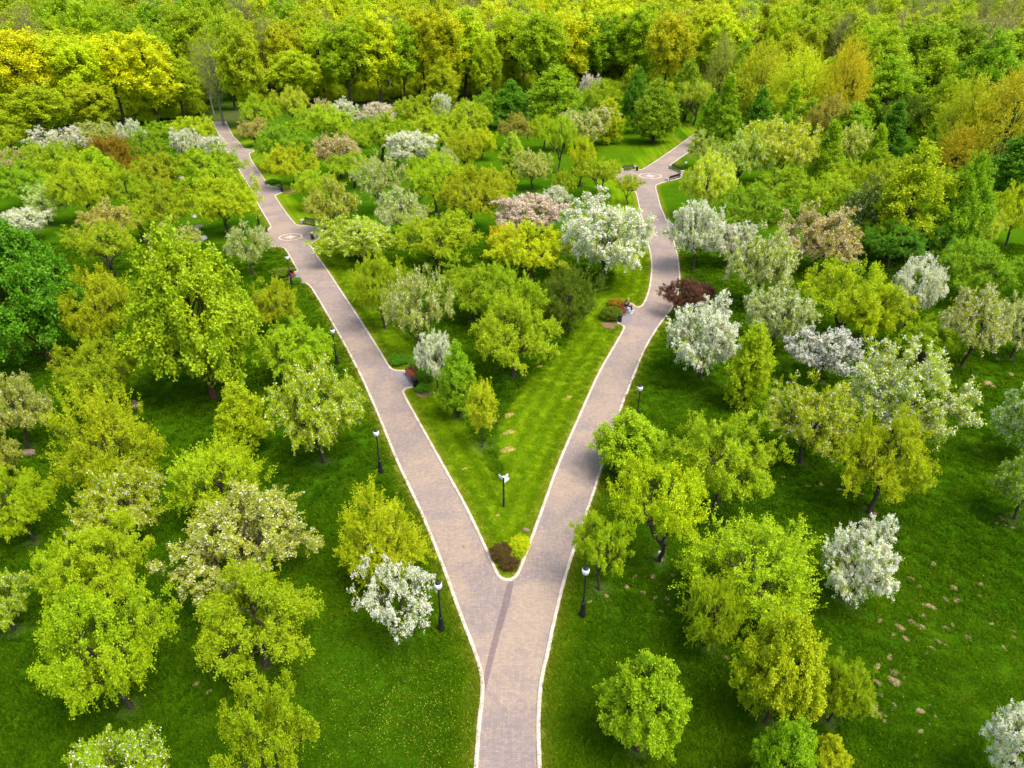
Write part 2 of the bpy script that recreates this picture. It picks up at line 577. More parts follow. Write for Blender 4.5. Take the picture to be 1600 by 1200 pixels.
# dark band of mauve pavers across the fork
band = np.array([G(*p) for p in [(758, 1080), (756, 1056), (766, 1012), (783, 950), (793, 909.5), (803, 907), (798, 935), (782, 990), (770, 1035), (763, 1064)]])
put('paving_band', poly_mesh('paving_band', resample(np.vstack([band, band[:1]]), 0.4)[:-1], Z_PATH + 0.004, M['paving_dark']), kind='structure')
# grey pavers in the bench bays
for pts in ([(614, 581.5), (638, 581.8), (649, 602), (633, 605), (622, 597)], [(968, 505), (967.5, 498), (984, 476), (990, 484), (985, 500), (977, 509)],
            [(454, 428), (465, 426), (477, 441), (458, 441.6)], [(424, 293.5), (435, 294), (440, 300), (430, 304)], [(1039, 349), (1051, 352), (1054, 371), (1047, 371)]):
    put('paved_bay', poly_mesh('paved_bay', np.array([G(*p) for p in pts]), Z_PATH + 0.004, M['paving_grey']), kind='structure')

# paved medallions: pale ring, brown disc, pale star petals
def medallion(c, r, label, rot):
    t = empty('paving_medallion', (c[0], c[1], Z_PATH + 0.004), rot, kind='structure', label=label)
    def ring(r0, r1, z, seg=64):
        a = np.linspace(0, 2 * PI, seg, endpoint=False)
        V = np.concatenate([np.column_stack([np.cos(a) * r0, np.sin(a) * r0, a * 0 + z]), np.column_stack([np.cos(a) * r1, np.sin(a) * r1, a * 0 + z])])
        i = np.arange(seg)
        F = np.column_stack([i, i + seg, (i + 1) % seg + seg, (i + 1) % seg])
        return V, F
    V, F = ring(r * 0.86, r, 0.004)
    put('ring', fast_mesh('ring', V, F, [M['ring']], uv=V[F.ravel()][:, :2]), t)
    V, F = ring(0.02, r * 0.86, 0.0)
    put('disc', fast_mesh('disc', V, F, [M['disc']], uv=V[F.ravel()][:, :2]), t)
    pm = None
    for k in range(8):
        a = k * PI / 4
        rr = r * (0.72 if k % 2 == 0 else 0.5)
        w = r * 0.11
        V = np.array([[0, 0, 0], [w, rr * .4, 0], [0, rr, 0], [-w, rr * .4, 0]])
        if k < 2:
            pm = pm or {}
            pm[k] = fast_mesh('petal', V, np.array([[0, 1, 2, 3]]), [M['ring']], uv=V[:, :2])
        put('petal', pm[k % 2], t, (0, 0, 0.004), a)
    return t
medallion(G(454, 370.5), 1.62, 'pale ring medallion in the paving of the straight path', 0.3)
medallion(G(1016, 275), 2.15, 'pale ring medallion in the paving of the curving path', 0.1)

# ------------------------------------------------------------------ lawn sheet
def axis(lo, hi, step, far_lo, far_hi, grow=1.35):
    a = list(np.arange(lo, hi + step, step))
    s, x = step, a[-1]
    while x < far_hi:
        s *= grow
        x += s
        a.append(x)
    s, x = step, a[0]
    pre = []
    while x > far_lo:
        s *= grow
        x -= s
        pre.append(x)
    return np.array(pre[::-1] + a)
def rise(y):
    """the ground climbs gently inside the forest"""
    return np.interp(y, [235, 300, 420, 900, 1500, 4200], [0, 2.2, 6.5, 14, 16, 16])
def lawn_attrs(P):
    n = len(P)
    dl, il = dist_to(P, EDGES[0])
    dm, im = dist_to(P, EDGES[1])
    dr, ir = dist_to(P, EDGES[2])
    d = np.minimum(np.minimum(dl, dm), dr)
    edge = np.clip(1 - (d - 0.25) / 0.75, 0, 1)
    # mown lawn: a strip inside the fork along both kerbs, and narrow strips outside
    n1 = np.sin(P[:, 0] * .37 + 1.3) * .5 + np.sin(P[:, 1] * .29 + P[:, 0] * .11) * .7
    yy = P[:, 1]
    width = np.where(yy < 95, 5.4, 4.5) + n1 * 0.8
    inner = (EDGES[1][im][:, 0] > 0) * 1.0
    wid = np.where(inner > 0, width, width * 0.68)
    mow = np.clip((wid - dm) / 0.7, 0, 1)
    # the tip of the fork is wholly mown
    mow = np.maximum(mow, np.clip((33 - yy) / 3, 0, 1) * (dm < 8)) * in_poly(P, EDGES[1])
    outer = np.minimum(dl, dr)
    mow = np.maximum(mow, np.clip((1.6 + n1 * .4 - outer) / 0.8, 0, 1) * 0.30)
    cut = np.array([G(1000, 245)])[0]
    lawn2 = np.exp(-(((P[:, 0] - G(985, 235)[0]) / 16) ** 2 + ((P[:, 1] - G(985, 235)[1]) / 22) ** 2))
    mow = np.maximum(mow, lawn2 * 0.35)
    stripe = 0.5 + 0.5 * np.sin(dm * 2 * PI / 1.3) * np.clip((8 - dm) / 2, .12, 1)
    bare = np.zeros(n)
    for (px, py, sx, sy) in ((345, 188, 9, 14), (610, 165, 40, 10)):
        c = G(px, py)
        bare = np.maximum(bare, 0.8 * np.exp(-(((P[:, 0] - c[0]) / sx) ** 2 + ((P[:, 1] - c[1]) / sy) ** 2)))
    return mow, stripe, edge, bare
xs = axis(-58, 72, 0.52, -2600, 2600)
ys = axis(12, 122, 0.52, -120, 4200)
XX, YY = np.meshgrid(xs, ys)
P = np.column_stack([XX.ravel(), YY.ravel()])
mow, stripe, edge, bare = lawn_attrs(P)
nx, ny = len(xs), len(ys)
i, j = np.meshgrid(np.arange(nx - 1), np.arange(ny - 1))
i, j = i.ravel(), j.ravel()
F = np.column_stack([j * nx + i, j * nx + i + 1, (j + 1) * nx + i + 1, (j + 1) * nx + i])
dmin = np.minimum(np.minimum(dist_to(P, EDGES[0])[0], dist_to(P, EDGES[1])[0]), dist_to(P, EDGES[2])[0])
hill = (np.sin(P[:, 0] * .21) * np.cos(P[:, 1] * .17) + np.sin(P[:, 0] * .73 + 2) * np.sin(P[:, 1] * .61) * .4) * 0.05
hz = np.clip((dmin - 0.6) / 3, 0, 1) * (hill + 0.03) * (~in_poly(P, path_poly))
hz = np.where((np.abs(P[:, 0]) > 75) | (P[:, 1] > 125), 0, hz)
hz = hz + rise(P[:, 1])
lawn = put('lawn', fast_mesh('lawn', np.column_stack([P, hz]), F, [M['lawn']], attrs={'mow': mow, 'stripe': stripe, 'edge': edge, 'bare': bare}, smooth=True), kind='structure')
# ------------------------------------------------------------------ tree builder
def unit(v):
    return v / (np.linalg.norm(v, axis=-1, keepdims=True) + 1e-9)

def kmeans(P, k, rng, it=6):
    C = P[rng.choice(len(P), k, replace=False)].copy()
    for _ in range(it):
        lab = np.linalg.norm(P[:, None] - C[None], axis=2).argmin(1)
        for q in range(k):
            if (lab == q).any():
                C[q] = P[lab == q].mean(0)
    return C, lab

def tubes(paths, sides):
    """paths: list of (points, radii); returns verts, quads"""
    V, F, base = [], [], 0
    for (pts, rad), sd in zip(paths, sides):
        pts = np.asarray(pts, float)
        n = len(pts)
        d = unit(np.gradient(pts, axis=0))
        ref = np.array([0.31, 0.95, 0.05]) if abs(d[0][1]) < 0.8 else np.array([0.95, 0.1, 0.3])
        a = unit(np.cross(d, ref))
        b = np.cross(d, a)
        th = np.arange(sd) * 2 * PI / sd
        ring = pts[:, None] + (a[:, None] * np.cos(th)[None, :, None] + b[:, None] * np.sin(th)[None, :, None]) * np.asarray(rad)[:, None, None]
        V.append(ring.reshape(-1, 3))
        i, k = np.meshgrid(np.arange(n - 1), np.arange(sd))
        i, k = i.ravel(), k.ravel()
        F.append(np.column_stack([i * sd + k, i * sd + (k + 1) % sd, (i + 1) * sd + (k + 1) % sd, (i + 1) * sd + k]) + base)
        base += n * sd
    return np.concatenate(V), np.concatenate(F)

def bez(a, b, bend, rng, n=5, wob=0.05):
    t = np.linspace(0, 1, n)[:, None]
    m = (a + b) / 2 + bend
    P = (1 - t) ** 2 * a + 2 * t * (1 - t) * m + t ** 2 * b
    L = np.linalg.norm(b - a)
    P[1:-1] += rng.normal(0, wob * L, (n - 2, 3))
    return P

def leaf_quads(pos, axis_, up, L, W, fold, rng):
    """rhombic leaves, slightly folded along the midrib"""
    side = unit(np.cross(axis_, up))
    nrm = np.cross(side, axis_)
    L, W = L[:, None], W[:, None]
    p0 = pos
    p2 = pos + axis_ * L
    mid = pos + axis_ * L * 0.45
    p1 = mid + side * W * 0.5 + nrm * fold * W
    p3 = mid - side * W * 0.5 + nrm * fold * W
    V = np.stack([p0, p1, p2, p3], 1).reshape(-1, 3)
    return V, np.arange(len(pos) * 4).reshape(-1, 4)

def leaf_tris(pos, axis_, up, L, W, rng):
    side = unit(np.cross(axis_, up))
    b = pos + axis_ * (L * .15)[:, None]
    k = rng.uniform(.15, .85, len(pos))[:, None]
    p0 = b + side * (W * .5)[:, None] + axis_ * (L * .35)[:, None] * k
    p1 = b - side * (W * .5)[:, None] + axis_ * (L * .35)[:, None] * (1 - k)
    p2 = pos + axis_ * (L * 1.15)[:, None]
    V = np.stack([p0, p1, p2], 1).reshape(-1, 3)
    return V, np.arange(len(pos) * 3).reshape(-1, 3)

def gen_tree(name, seed, r=3.5, h=5.5, clear=0.25, shape='dome', anchors=240, n_branch=36, n_limb=6, fork=0.2,
             sub=5, lpt=13, leaf=0.12, leafw=0.6, twig=0.75, out=0.5, droop=-0.15, lobes=0.25, trunk_r=0.17,
             foliage=1.0, blossom=0, petal=0.098, bark='bark', shell=0.45, lean=0.0, leader=False, upcurve=0.0, tuft=0.07, nleaf_up=0.55, gap=0.0):
    rng = np.random.default_rng(seed)
    z0 = h * clear
    # --- twig anchors in the crown
    A = []
    ph = rng.uniform(0, 2 * PI, 6)
    while len(A) < anchors:
        d = unit(rng.normal(size=(400, 3)))
        rad = rng.uniform(shell, 1.0, 400) ** 0.6
        az = np.arctan2(d[:, 1], d[:, 0])
        wob = 1 + lobes * (np.sin(2 * az + ph[0]) * .4 + np.sin(3 * az + ph[1] + d[:, 2] * 2) * .45 + np.sin(5 * az + ph[2] + d[:, 2] * 4) * .35 + np.sin(4 * d[:, 2] + ph[3]) * .2)
        p = d * (rad * wob)[:, None]
        if shape == 'dome':
            x, y = p[:, 0] * r, p[:, 1] * r
            z = z0 + (h - z0) * np.where(p[:, 2] > 0, 0.36 + 0.64 * p[:, 2], 0.36 + 0.36 * p[:, 2])
            ok = np.ones(400, bool)
        elif shape == 'ball':
            x, y = p[:, 0] * r, p[:, 1] * r
            z = z0 + (h - z0) * (0.5 + 0.5 * p[:, 2])
            ok = np.ones(400, bool)
        elif shape == 'egg':
            tz = np.clip(0.5 + 0.5 * p[:, 2], 0, 1.05)
            f = np.interp(tz, [0, .12, .35, .6, .85, 1.05], [.75, .95, 1.05, .85, .5, .1])
            x, y = p[:, 0] * r * f / np.sqrt(np.maximum(1 - (2 * tz - 1) ** 2 * .6, .2)), p[:, 1] * r * f / np.sqrt(np.maximum(1 - (2 * tz - 1) ** 2 * .6, .2))
            z = z0 + (h - z0) * tz
            ok = np.hypot(x, y) < r * 1.15
        else:  # cone
            tz = rng.uniform(0, 1, 400) ** 1.25
            f = (1 - tz) ** 0.75 * (1 + lobes * .3 * np.sin(tz * 14 + ph[4]))
            rr = r * f * rng.uniform(shell, 1, 400) ** 0.5
            x, y = np.cos(az) * rr, np.sin(az) * rr
            z = z0 + (h - z0) * tz
            ok = np.ones(400, bool)
        q = np.column_stack([x, y, z])[ok]
        if gap > 0:
            g = np.sin(q[:, 0] * 1.9 / r * 3.5 + ph[0]) * np.sin(q[:, 1] * 1.7 / r * 3.5 + ph[1]) * np.sin(q[:, 2] * 2.1 / r * 3.5 + ph[2])
            q = q[g > -0.5 + gap * 0.55]
        A.extend(q.tolist())
    A = np.array(A[:anchors])
    # --- skeleton: anchors -> branches -> limbs -> trunk
    fk = np.array([lean * r * 0.12, 0, h * fork])
    B, lab = kmeans(A, n_branch, rng)
    if leader:
        Bn = B.copy()
        Bn[:, :2] *= 0.45
        Bn[:, 2] -= (h - z0) * 0.10 * (np.hypot(B[:, 0], B[:, 1]) / r + 0.2)
        Bn[:, 2] = np.maximum(Bn[:, 2], h * fork)
    else:
        Bn = fk + (B - fk) * 0.74
    paths, sides = [], []
    wob = 0.05
    trunk_top = h * (0.93 if leader else fork)
    nT = 9 if leader else 5
    tz = np.linspace(0, 1, nT)
    T = np.column_stack([fk[0] * tz + rng.normal(0, .02 * h * .3, nT) * (tz > 0), rng.normal(0, .015 * h * .3, nT) * (tz > 0), tz * trunk_top])
    if leader:
        T[:, :2] *= 0.6
    Tr = trunk_r * (np.linspace(1.0, 0.14 if leader else 0.8, nT))
    Tr[0] *= 1.35
    T[0, 2] = -0.08
    paths.append((T, Tr))
    sides.append(8)
    if leader:
        for q in range(n_branch):
            zt = max(h * fork * .6, Bn[q, 2] - np.hypot(B[q, 0], B[q, 1]) * (0.45 + upcurve))
            s = np.array([np.interp(zt, T[:, 2], T[:, 0]), np.interp(zt, T[:, 2], T[:, 1]), zt])
            paths.append((bez(s, Bn[q], np.array([0, 0, -0.05 * r]), rng, 4, 0.04), np.linspace(trunk_r * .34, trunk_r * .14, 4)))
            sides.append(5)
    else:
        Lm, lab2 = kmeans(Bn, n_limb, rng)
        Ln = fk + (Lm - fk) * 0.52
        Ln[:, 2] += rng.uniform(-.04, .1, n_limb) * h
        for q in range(n_limb):
            paths.append((bez(T[-1], Ln[q], rng.normal(0, .07 * r, 3) + np.array([0, 0, -0.02 * h]), rng, 6, 0.055), np.linspace(trunk_r * .62, trunk_r * .36, 6)))
            sides.append(6)
        for q in range(n_branch):
            s = Ln[lab2[q]]
            paths.append((bez(s, Bn[q], rng.normal(0, .06 * r, 3) + np.array([0, 0, .05 * r]), rng, 5, 0.07), np.linspace(trunk_r * .32, trunk_r * .13, 5)))
            sides.append(5)
    for q in range(anchors):
        s = Bn[lab[q]]
        paths.append((bez(s, A[q], rng.normal(0, .03 * r, 3) + np.array([0, 0, .04 * r]), rng, 4, 0.06), np.linspace(trunk_r * (.09 if r < 4.1 or bark != 'bark_grey' else .15), trunk_r * .03, 4)))
        sides.append(3)
    # --- sub twigs
    D = unit(A - Bn[lab])
    cen = np.array([0, 0, z0 + (h - z0) * .35])
    O = unit(A - cen)
    D = unit(D * .6 + O * out + np.array([0, 0, upcurve]))
    S0 = np.repeat(A, sub, 0)
    SD = unit(np.repeat(D, sub, 0) + rng.normal(0, .62, (anchors * sub, 3)) + np.array([0, 0, droop]))
    SL = twig * rng.uniform(.45, 1.25, anchors * sub)
    St = S0 - np.repeat(D, sub, 0) * twig * rng.uniform(0, .7, anchors * sub)[:, None]
    Se = St + SD * SL[:, None]
    Sm = (St + Se) / 2 + np.array([0, 0, .08 * twig])
    Se[:, 2] += droop * SL * .5
    for q in range(0, anchors * sub, 4):
        paths.append((np.array([St[q], Sm[q], Se[q]]), np.array([.035, .025, .012]) * trunk_r))
        sides.append(3)
    V, F = tubes(paths, sides)
    out_m = {'trunk': fast_mesh(name + '_trunk', V, F, [M[bark]], smooth=True)}
    # --- leaves in rosettes along the sub twigs
    def scatter(count_per, keep, spread, tmin):
        n = len(St) * count_per
        t = rng.uniform(tmin, 1.08, n) ** .85
        a, m, b = (np.repeat(q, count_per, 0) for q in (St, Sm, Se))
        tt = t[:, None]
        p = (1 - tt) ** 2 * a + 2 * tt * (1 - tt) * m + tt ** 2 * b
        # gather into rosettes
        p += rng.normal(0, spread, (n, 3))
        ax = unit(np.repeat(SD, count_per, 0) * .55 + rng.normal(0, .75, (n, 3)) + np.array([0, 0, .05 + droop]))
        k = rng.random(n) < keep
        return p[k], ax[k], t[k], np.repeat(np.arange(len(St)), count_per)[k]
    p, ax, t, own = scatter(lpt, foliage, tuft, .05)
    up = unit(rng.normal(0, .55, p.shape) + np.array([0, 0, nleaf_up]) + .5 * unit(p - cen))
    L = leaf * rng.uniform(.65, 1.3, len(p))
    V, F = leaf_tris(p, ax, up, L, L * leafw * rng.uniform(.8, 1.2, len(p)), rng)
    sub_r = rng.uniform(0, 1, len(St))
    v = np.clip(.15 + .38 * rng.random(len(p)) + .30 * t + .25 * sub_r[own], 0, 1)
    p_all = p
    out_m['foliage'] = fast_mesh(name + '_foliage', V, F, [M['leaf']], attrs={'v': v})
    if blossom:
        nb = max(1, int(round(lpt * blossom)))
        keep = min(1.0, lpt * blossom / nb)
        p, ax, t, own = scatter(int(nb * 1.6 + .5), min(1, keep * .95), tuft * .95, .38)
        kk = (sub_r[own] > .30) | (rng.random(len(p)) < .12)
        p, t, own = p[kk], t[kk], own[kk]
        ow = sub_r[own] * .5 + rng.random(len(p)) * .5
        # each blossom cluster: two crossed petal faces
        reps = 2
        p2 = np.repeat(p, reps, 0) + rng.normal(0, petal * .35, (len(p) * reps, 3))
        up = unit(rng.normal(0, .55, p2.shape) + np.array([0, 0, 1.1]))
        axb = unit(np.cross(rng.normal(size=p2.shape), up))
        L = petal * rng.uniform(.7, 1.35, len(p2))
        V, F = leaf_quads(p2, axb, up, L, L * .95, rng.uniform(-.2, .2, (len(p2), 1)), rng)
        out_m['blossom'] = fast_mesh(name + '_blossom', V, F, [M['blossom']], attrs={'v': np.clip(np.repeat(ow, reps) + rng.normal(0, .15, len(p2)), 0, 1)})
    rad_ = np.hypot(p_all[:, 0] - p_all[:, 0].mean(), p_all[:, 1] - p_all[:, 1].mean())
    out_m['r'], out_m['h'] = float(np.percentile(rad_, 98)), float(np.percentile(p_all[:, 2], 99.7))
    return out_m

TREES = {}
def kind(key, make, n):
    TREES[key] = [make(s) for s in range(n)]

APPLE = dict(r=3.5, h=5.2, clear=.36, shape='dome', lobes=.34)
# 0 leafy, 1 leafy with a few blossoms, 2 mixed, 3 white all over
def apple(s, b):
    fol = (1.0, .97, .80, .40)[b]
    bl = (0, .022, .085, .22)[b]
    return gen_tree('apple', 11 + s * 7, anchors=230 - 12 * (s % 3), sub=6, lpt=46, foliage=fol, blossom=bl, n_limb=5 + s % 3, fork=.24 + .03 * (s % 3),
                    lean=(-1) ** s * .8, leaf=.096, leafw=.8, tuft=.06, twig=.62, gap=.35 + .12 * (s % 3) + (.22 if b == 3 else 0), droop=-.22 + .1 * (s % 3), **APPLE)
for b, n in ((0, 5), (1, 3), (2, 3), (3, 3)):
    kind('A%d' % b, lambda s, b=b: apple(s + b * 2, b), n)
# feathery, upward twigs
kind('W', lambda s: gen_tree('apple_feathery', 300 + s, r=3.2, h=5.4, clear=.15, shape='dome', anchors=250, sub=6, lpt=38, leaf=.096, leafw=.75, tuft=.05, twig=.85,
                             droop=.15, upcurve=.25, lobes=.3, gap=.25), 3)
# gnarled and open
kind('G', lambda s: gen_tree('apple_open', 400 + s * 3, r=3.6, h=4.8, clear=.60, shape='dome', anchors=130, n_branch=22, n_limb=4, fork=.22, sub=6, lpt=32, leaf=.12, leafw=.75, tuft=.07,
                             twig=.6, droop=-.1, lobes=.4, gap=.75, trunk_r=.19, lean=1.5, shell=.65), 3)
kind('G2', lambda s: gen_tree('apple_open_blossom', 450 + s * 3, r=3.6, h=5.0, clear=.36, shape='dome', anchors=130, n_branch=24, n_limb=5, fork=.24, sub=6, lpt=30, leaf=.11, tuft=.07,
                              twig=.65, droop=-.15, lobes=.4, gap=.7, trunk_r=.18, lean=-1.2, shell=.6, foliage=.35, blossom=.21), 2)
kind('G1', lambda s: gen_tree('apple_open_budding', 470 + s * 3, r=3.6, h=5.2, clear=.42, shape='dome', anchors=150, n_branch=24, n_limb=5, fork=.24, sub=6, lpt=30, leaf=.11, tuft=.07,
                              twig=.65, droop=-.15, lobes=.4, gap=.6, trunk_r=.18, lean=1.0, shell=.6, blossom=.06), 2)
# maples: big leaves in layered clumps
kind('M', lambda s: gen_tree('maple', 500 + s * 3, r=4.0, h=8.0, clear=.19, shape='egg', anchors=330, n_branch=44, fork=.16, sub=6, lpt=26, leaf=.18, leafw=.85, tuft=.10, twig=.6,
                             droop=-.2, lobes=.22, trunk_r=.2, leader=True, upcurve=.1, gap=.3, nleaf_up=.9, bark='bark_red', shell=.35), 3)
# oval, dense, pointed crowns
kind('O', lambda s: gen_tree('oval_tree', 600 + s * 3, r=2.6, h=8.0, clear=.05, shape='egg', anchors=330, n_branch=44, fork=.1, sub=6, lpt=20, leaf=.16, leafw=.7, tuft=.08, twig=.55,
                             droop=.1, lobes=.22, trunk_r=.17, leader=True, upcurve=.45, gap=.2, shell=.35), 3)
kind('C', lambda s: gen_tree('cone_tree', 650 + s * 3, r=1.7, h=6.5, clear=.03, shape='cone', anchors=220, n_branch=34, fork=.08, sub=6, lpt=20, leaf=.14, leafw=.7, tuft=.07, twig=.42,
                             droop=.2, lobes=.4, trunk_r=.13, leader=True, upcurve=.7, gap=.15, shell=.3), 2)
# golden, feathery, long upward shoots
kind('L', lambda s: gen_tree('feather_tree', 700 + s * 3, r=4.2, h=8.5, clear=.08, shape='egg', anchors=230, n_branch=40, fork=.12, sub=7, lpt=28, leaf=.14, leafw=.5, tuft=.05, twig=1.7,
                             out=.9, droop=.1, lobes=.3, trunk_r=.2, leader=True, upcurve=.55, gap=.3), 2)
# young staked trees
kind('Y', lambda s: gen_tree('young_tree', 800 + s * 3, r=1.3, h=4.6, clear=.34, shape='ball', anchors=110, n_branch=16, fork=.35, sub=5, lpt=24, leaf=.10, leafw=.65, tuft=.06, twig=.45,
                             droop=-.15, lobes=.3, trunk_r=.06, leader=True, upcurve=.4, gap=.3), 2)
# forest trees
kind('F', lambda s: gen_tree('forest_tree', 900 + s * 3, r=5.0, h=20, clear=(.30, .22, .36, .25, .3)[s], shape='ball', anchors=330, n_branch=46, fork=.25, sub=6, lpt=24, leaf=.31, leafw=.85, tuft=.20, twig=1.1,
                             droop=-.15, lobes=.3, trunk_r=.32, leader=True, upcurve=.2, gap=.45, nleaf_up=1.0, shell=.4), 5)
# barely leafed forest trees
kind('B', lambda s: gen_tree('bare_tree', 950 + s * 3, r=4.2, h=21, clear=.3, shape='ball', anchors=300, n_branch=44, fork=.3, sub=5, lpt=14, leaf=.21, leafw=.6, tuft=.15, twig=1.6,
                             droop=.2, lobes=.3, trunk_r=.30, leader=True, upcurve=.7, gap=.2, foliage=.5, bark='bark_grey'), 3)
# shrubs
kind('S', lambda s: gen_tree('shrub', 980 + s * 3, r=.9, h=1.2, clear=.02, shape='ball', anchors=150, n_branch=20, n_limb=6, fork=.06, sub=5, lpt=16, leaf=.085, leafw=.6, tuft=.05, twig=.22,
                             droop=.1, lobes=.12, trunk_r=.035, shell=.5), 3)

TINT = {
    'yg': ((0.412, 0.530, 0.006), 'yellow-green'), 'lg': ((0.374, 0.520, 0.006), 'bright green'), 'dg': ((0.130, 0.310, 0.006), 'deep green'),
    'mg': ((0.284, 0.445, 0.006), 'fresh green'), 'ol': ((0.428, 0.500, 0.006), 'olive'), 'ye': ((0.640, 0.690, 0.005), 'vivid yellow'), 'go': ((0.555, 0.575, 0.006), 'golden'),
    'or': ((0.570, 0.500, 0.008), 'orange-tinted'), 'br': ((0.449, 0.400, 0.055), 'brownish'), 'gr': ((0.460, 0.560, 0.030), 'pale grey-green'),
    'pu': ((0.135, 0.058, 0.034), 'dark purple'), 'dk': ((0.150, 0.220, 0.006), 'dark olive'), 'rb': ((0.330, 0.210, 0.010), 'rust-coloured'), 'gy': ((0.364, 0.370, 0.075), 'greyish'),
    'rd': ((0.130, 0.085, 0.020), 'dark red-brown'),
    'og': ((0.430, 0.505, 0.006), 'olive-gold'),
    'be': ((0.425, 0.490, 0.060), 'beige-green'), 'fy': ((0.524, 0.620, 0.005), 'yellow-green'),
}
used_count = {}
NAMES = {'A': 'apple_tree', 'W': 'apple_tree', 'G': 'apple_tree', 'M': 'maple_tree', 'O': 'pear_tree', 'C': 'conical_tree', 'L': 'feathery_tree', 'Y': 'young_tree', 'F': 'forest_tree', 'B': 'forest_tree', 'S': 'shrub'}
def plant(x, y, r, h, key, tint, label, group, pink=0.0, seed=None, rz=None, jitter=True):
    rng = random.Random(seed if seed is not None else int(x * 131 + y * 977))
    var = TREES[key]
    n = used_count.get(key, 0)
    used_count[key] = n + 1
    m = var[n % len(var)]
    nm = NAMES[key[0]]
    rgb = TINT[tint][0]
    if jitter:
        k = rng.uniform(.92, 1.08)
        rgb = (rgb[0] * k * rng.uniform(.93, 1.07), rgb[1] * k, rgb[2] * k)
    t = empty(nm, (x, y, float(rise(y))), rng.uniform(0, 2 * PI) if rz is None else rz, label=label, cat='shrub' if nm == 'shrub' else 'tree', group=group)
    s = r / m['r']
    t.scale = (s, s, h / m['h'])
    for part in ('trunk', 'foliage', 'blossom'):
        if part in m:
            o = put(part, m[part], t)
            o['tint'] = rgb
            if part == 'blossom':
                o['pink'] = pink
    return t

ASPECT = {'A': (.50, 1.25), 'W': (.55, 1.5), 'G': (.5, 1.45), 'M': (.85, 1.9), 'O': (1.0, 3.2), 'C': (1.6, 4.0), 'L': (.7, 1.9), 'Y': (1.2, 3.6), 'F': (1.0, 2.6), 'B': (1.2, 3.4), 'S': (.5, 1.3)}
CLEAR = {'A': .34, 'W': .15, 'G': .55, 'M': .10, 'O': .05, 'C': .03, 'L': .08, 'Y': .34, 'F': .3, 'B': .3, 'S': .02}
def solve(bx, by, ytop, w, key, cx=None):
    P = G(bx, by)
    k = key[0]
    c = CLEAR[k]
    lo, hi = 0.4, 40.0
    for _ in range(40):
        h = (lo + hi) / 2
        zc = h * (c + 1) / 2
        a = h * (1 - c) / 2
        _, yc, dep = proj((P[0], P[1], zc))
        r = w / 2 / FPX * dep
        phi = math.atan2(CAM_H - zc, math.hypot(P[0], P[1]))
        ext = math.hypot(r * math.sin(phi), a * math.cos(phi)) * FPX / dep
        if yc - ext > ytop:
            lo = h
        else:
            hi = h
    a0, a1 = ASPECT[k]
    if cx is None:
        cx = bx
    for _ in range(4):     # shift sideways until the crown, not the foot, stands at the seen place
        hh = min(max(h, a0 * 2 * r), a1 * 2 * r)
        xc = proj((P[0], P[1], hh * (c + 1) / 2))[0]
        P[0] += (cx - xc) * dep / FPX * .95
    h = min(max(h, a0 * 2 * r), a1 * 2 * r)
    return P, r, h
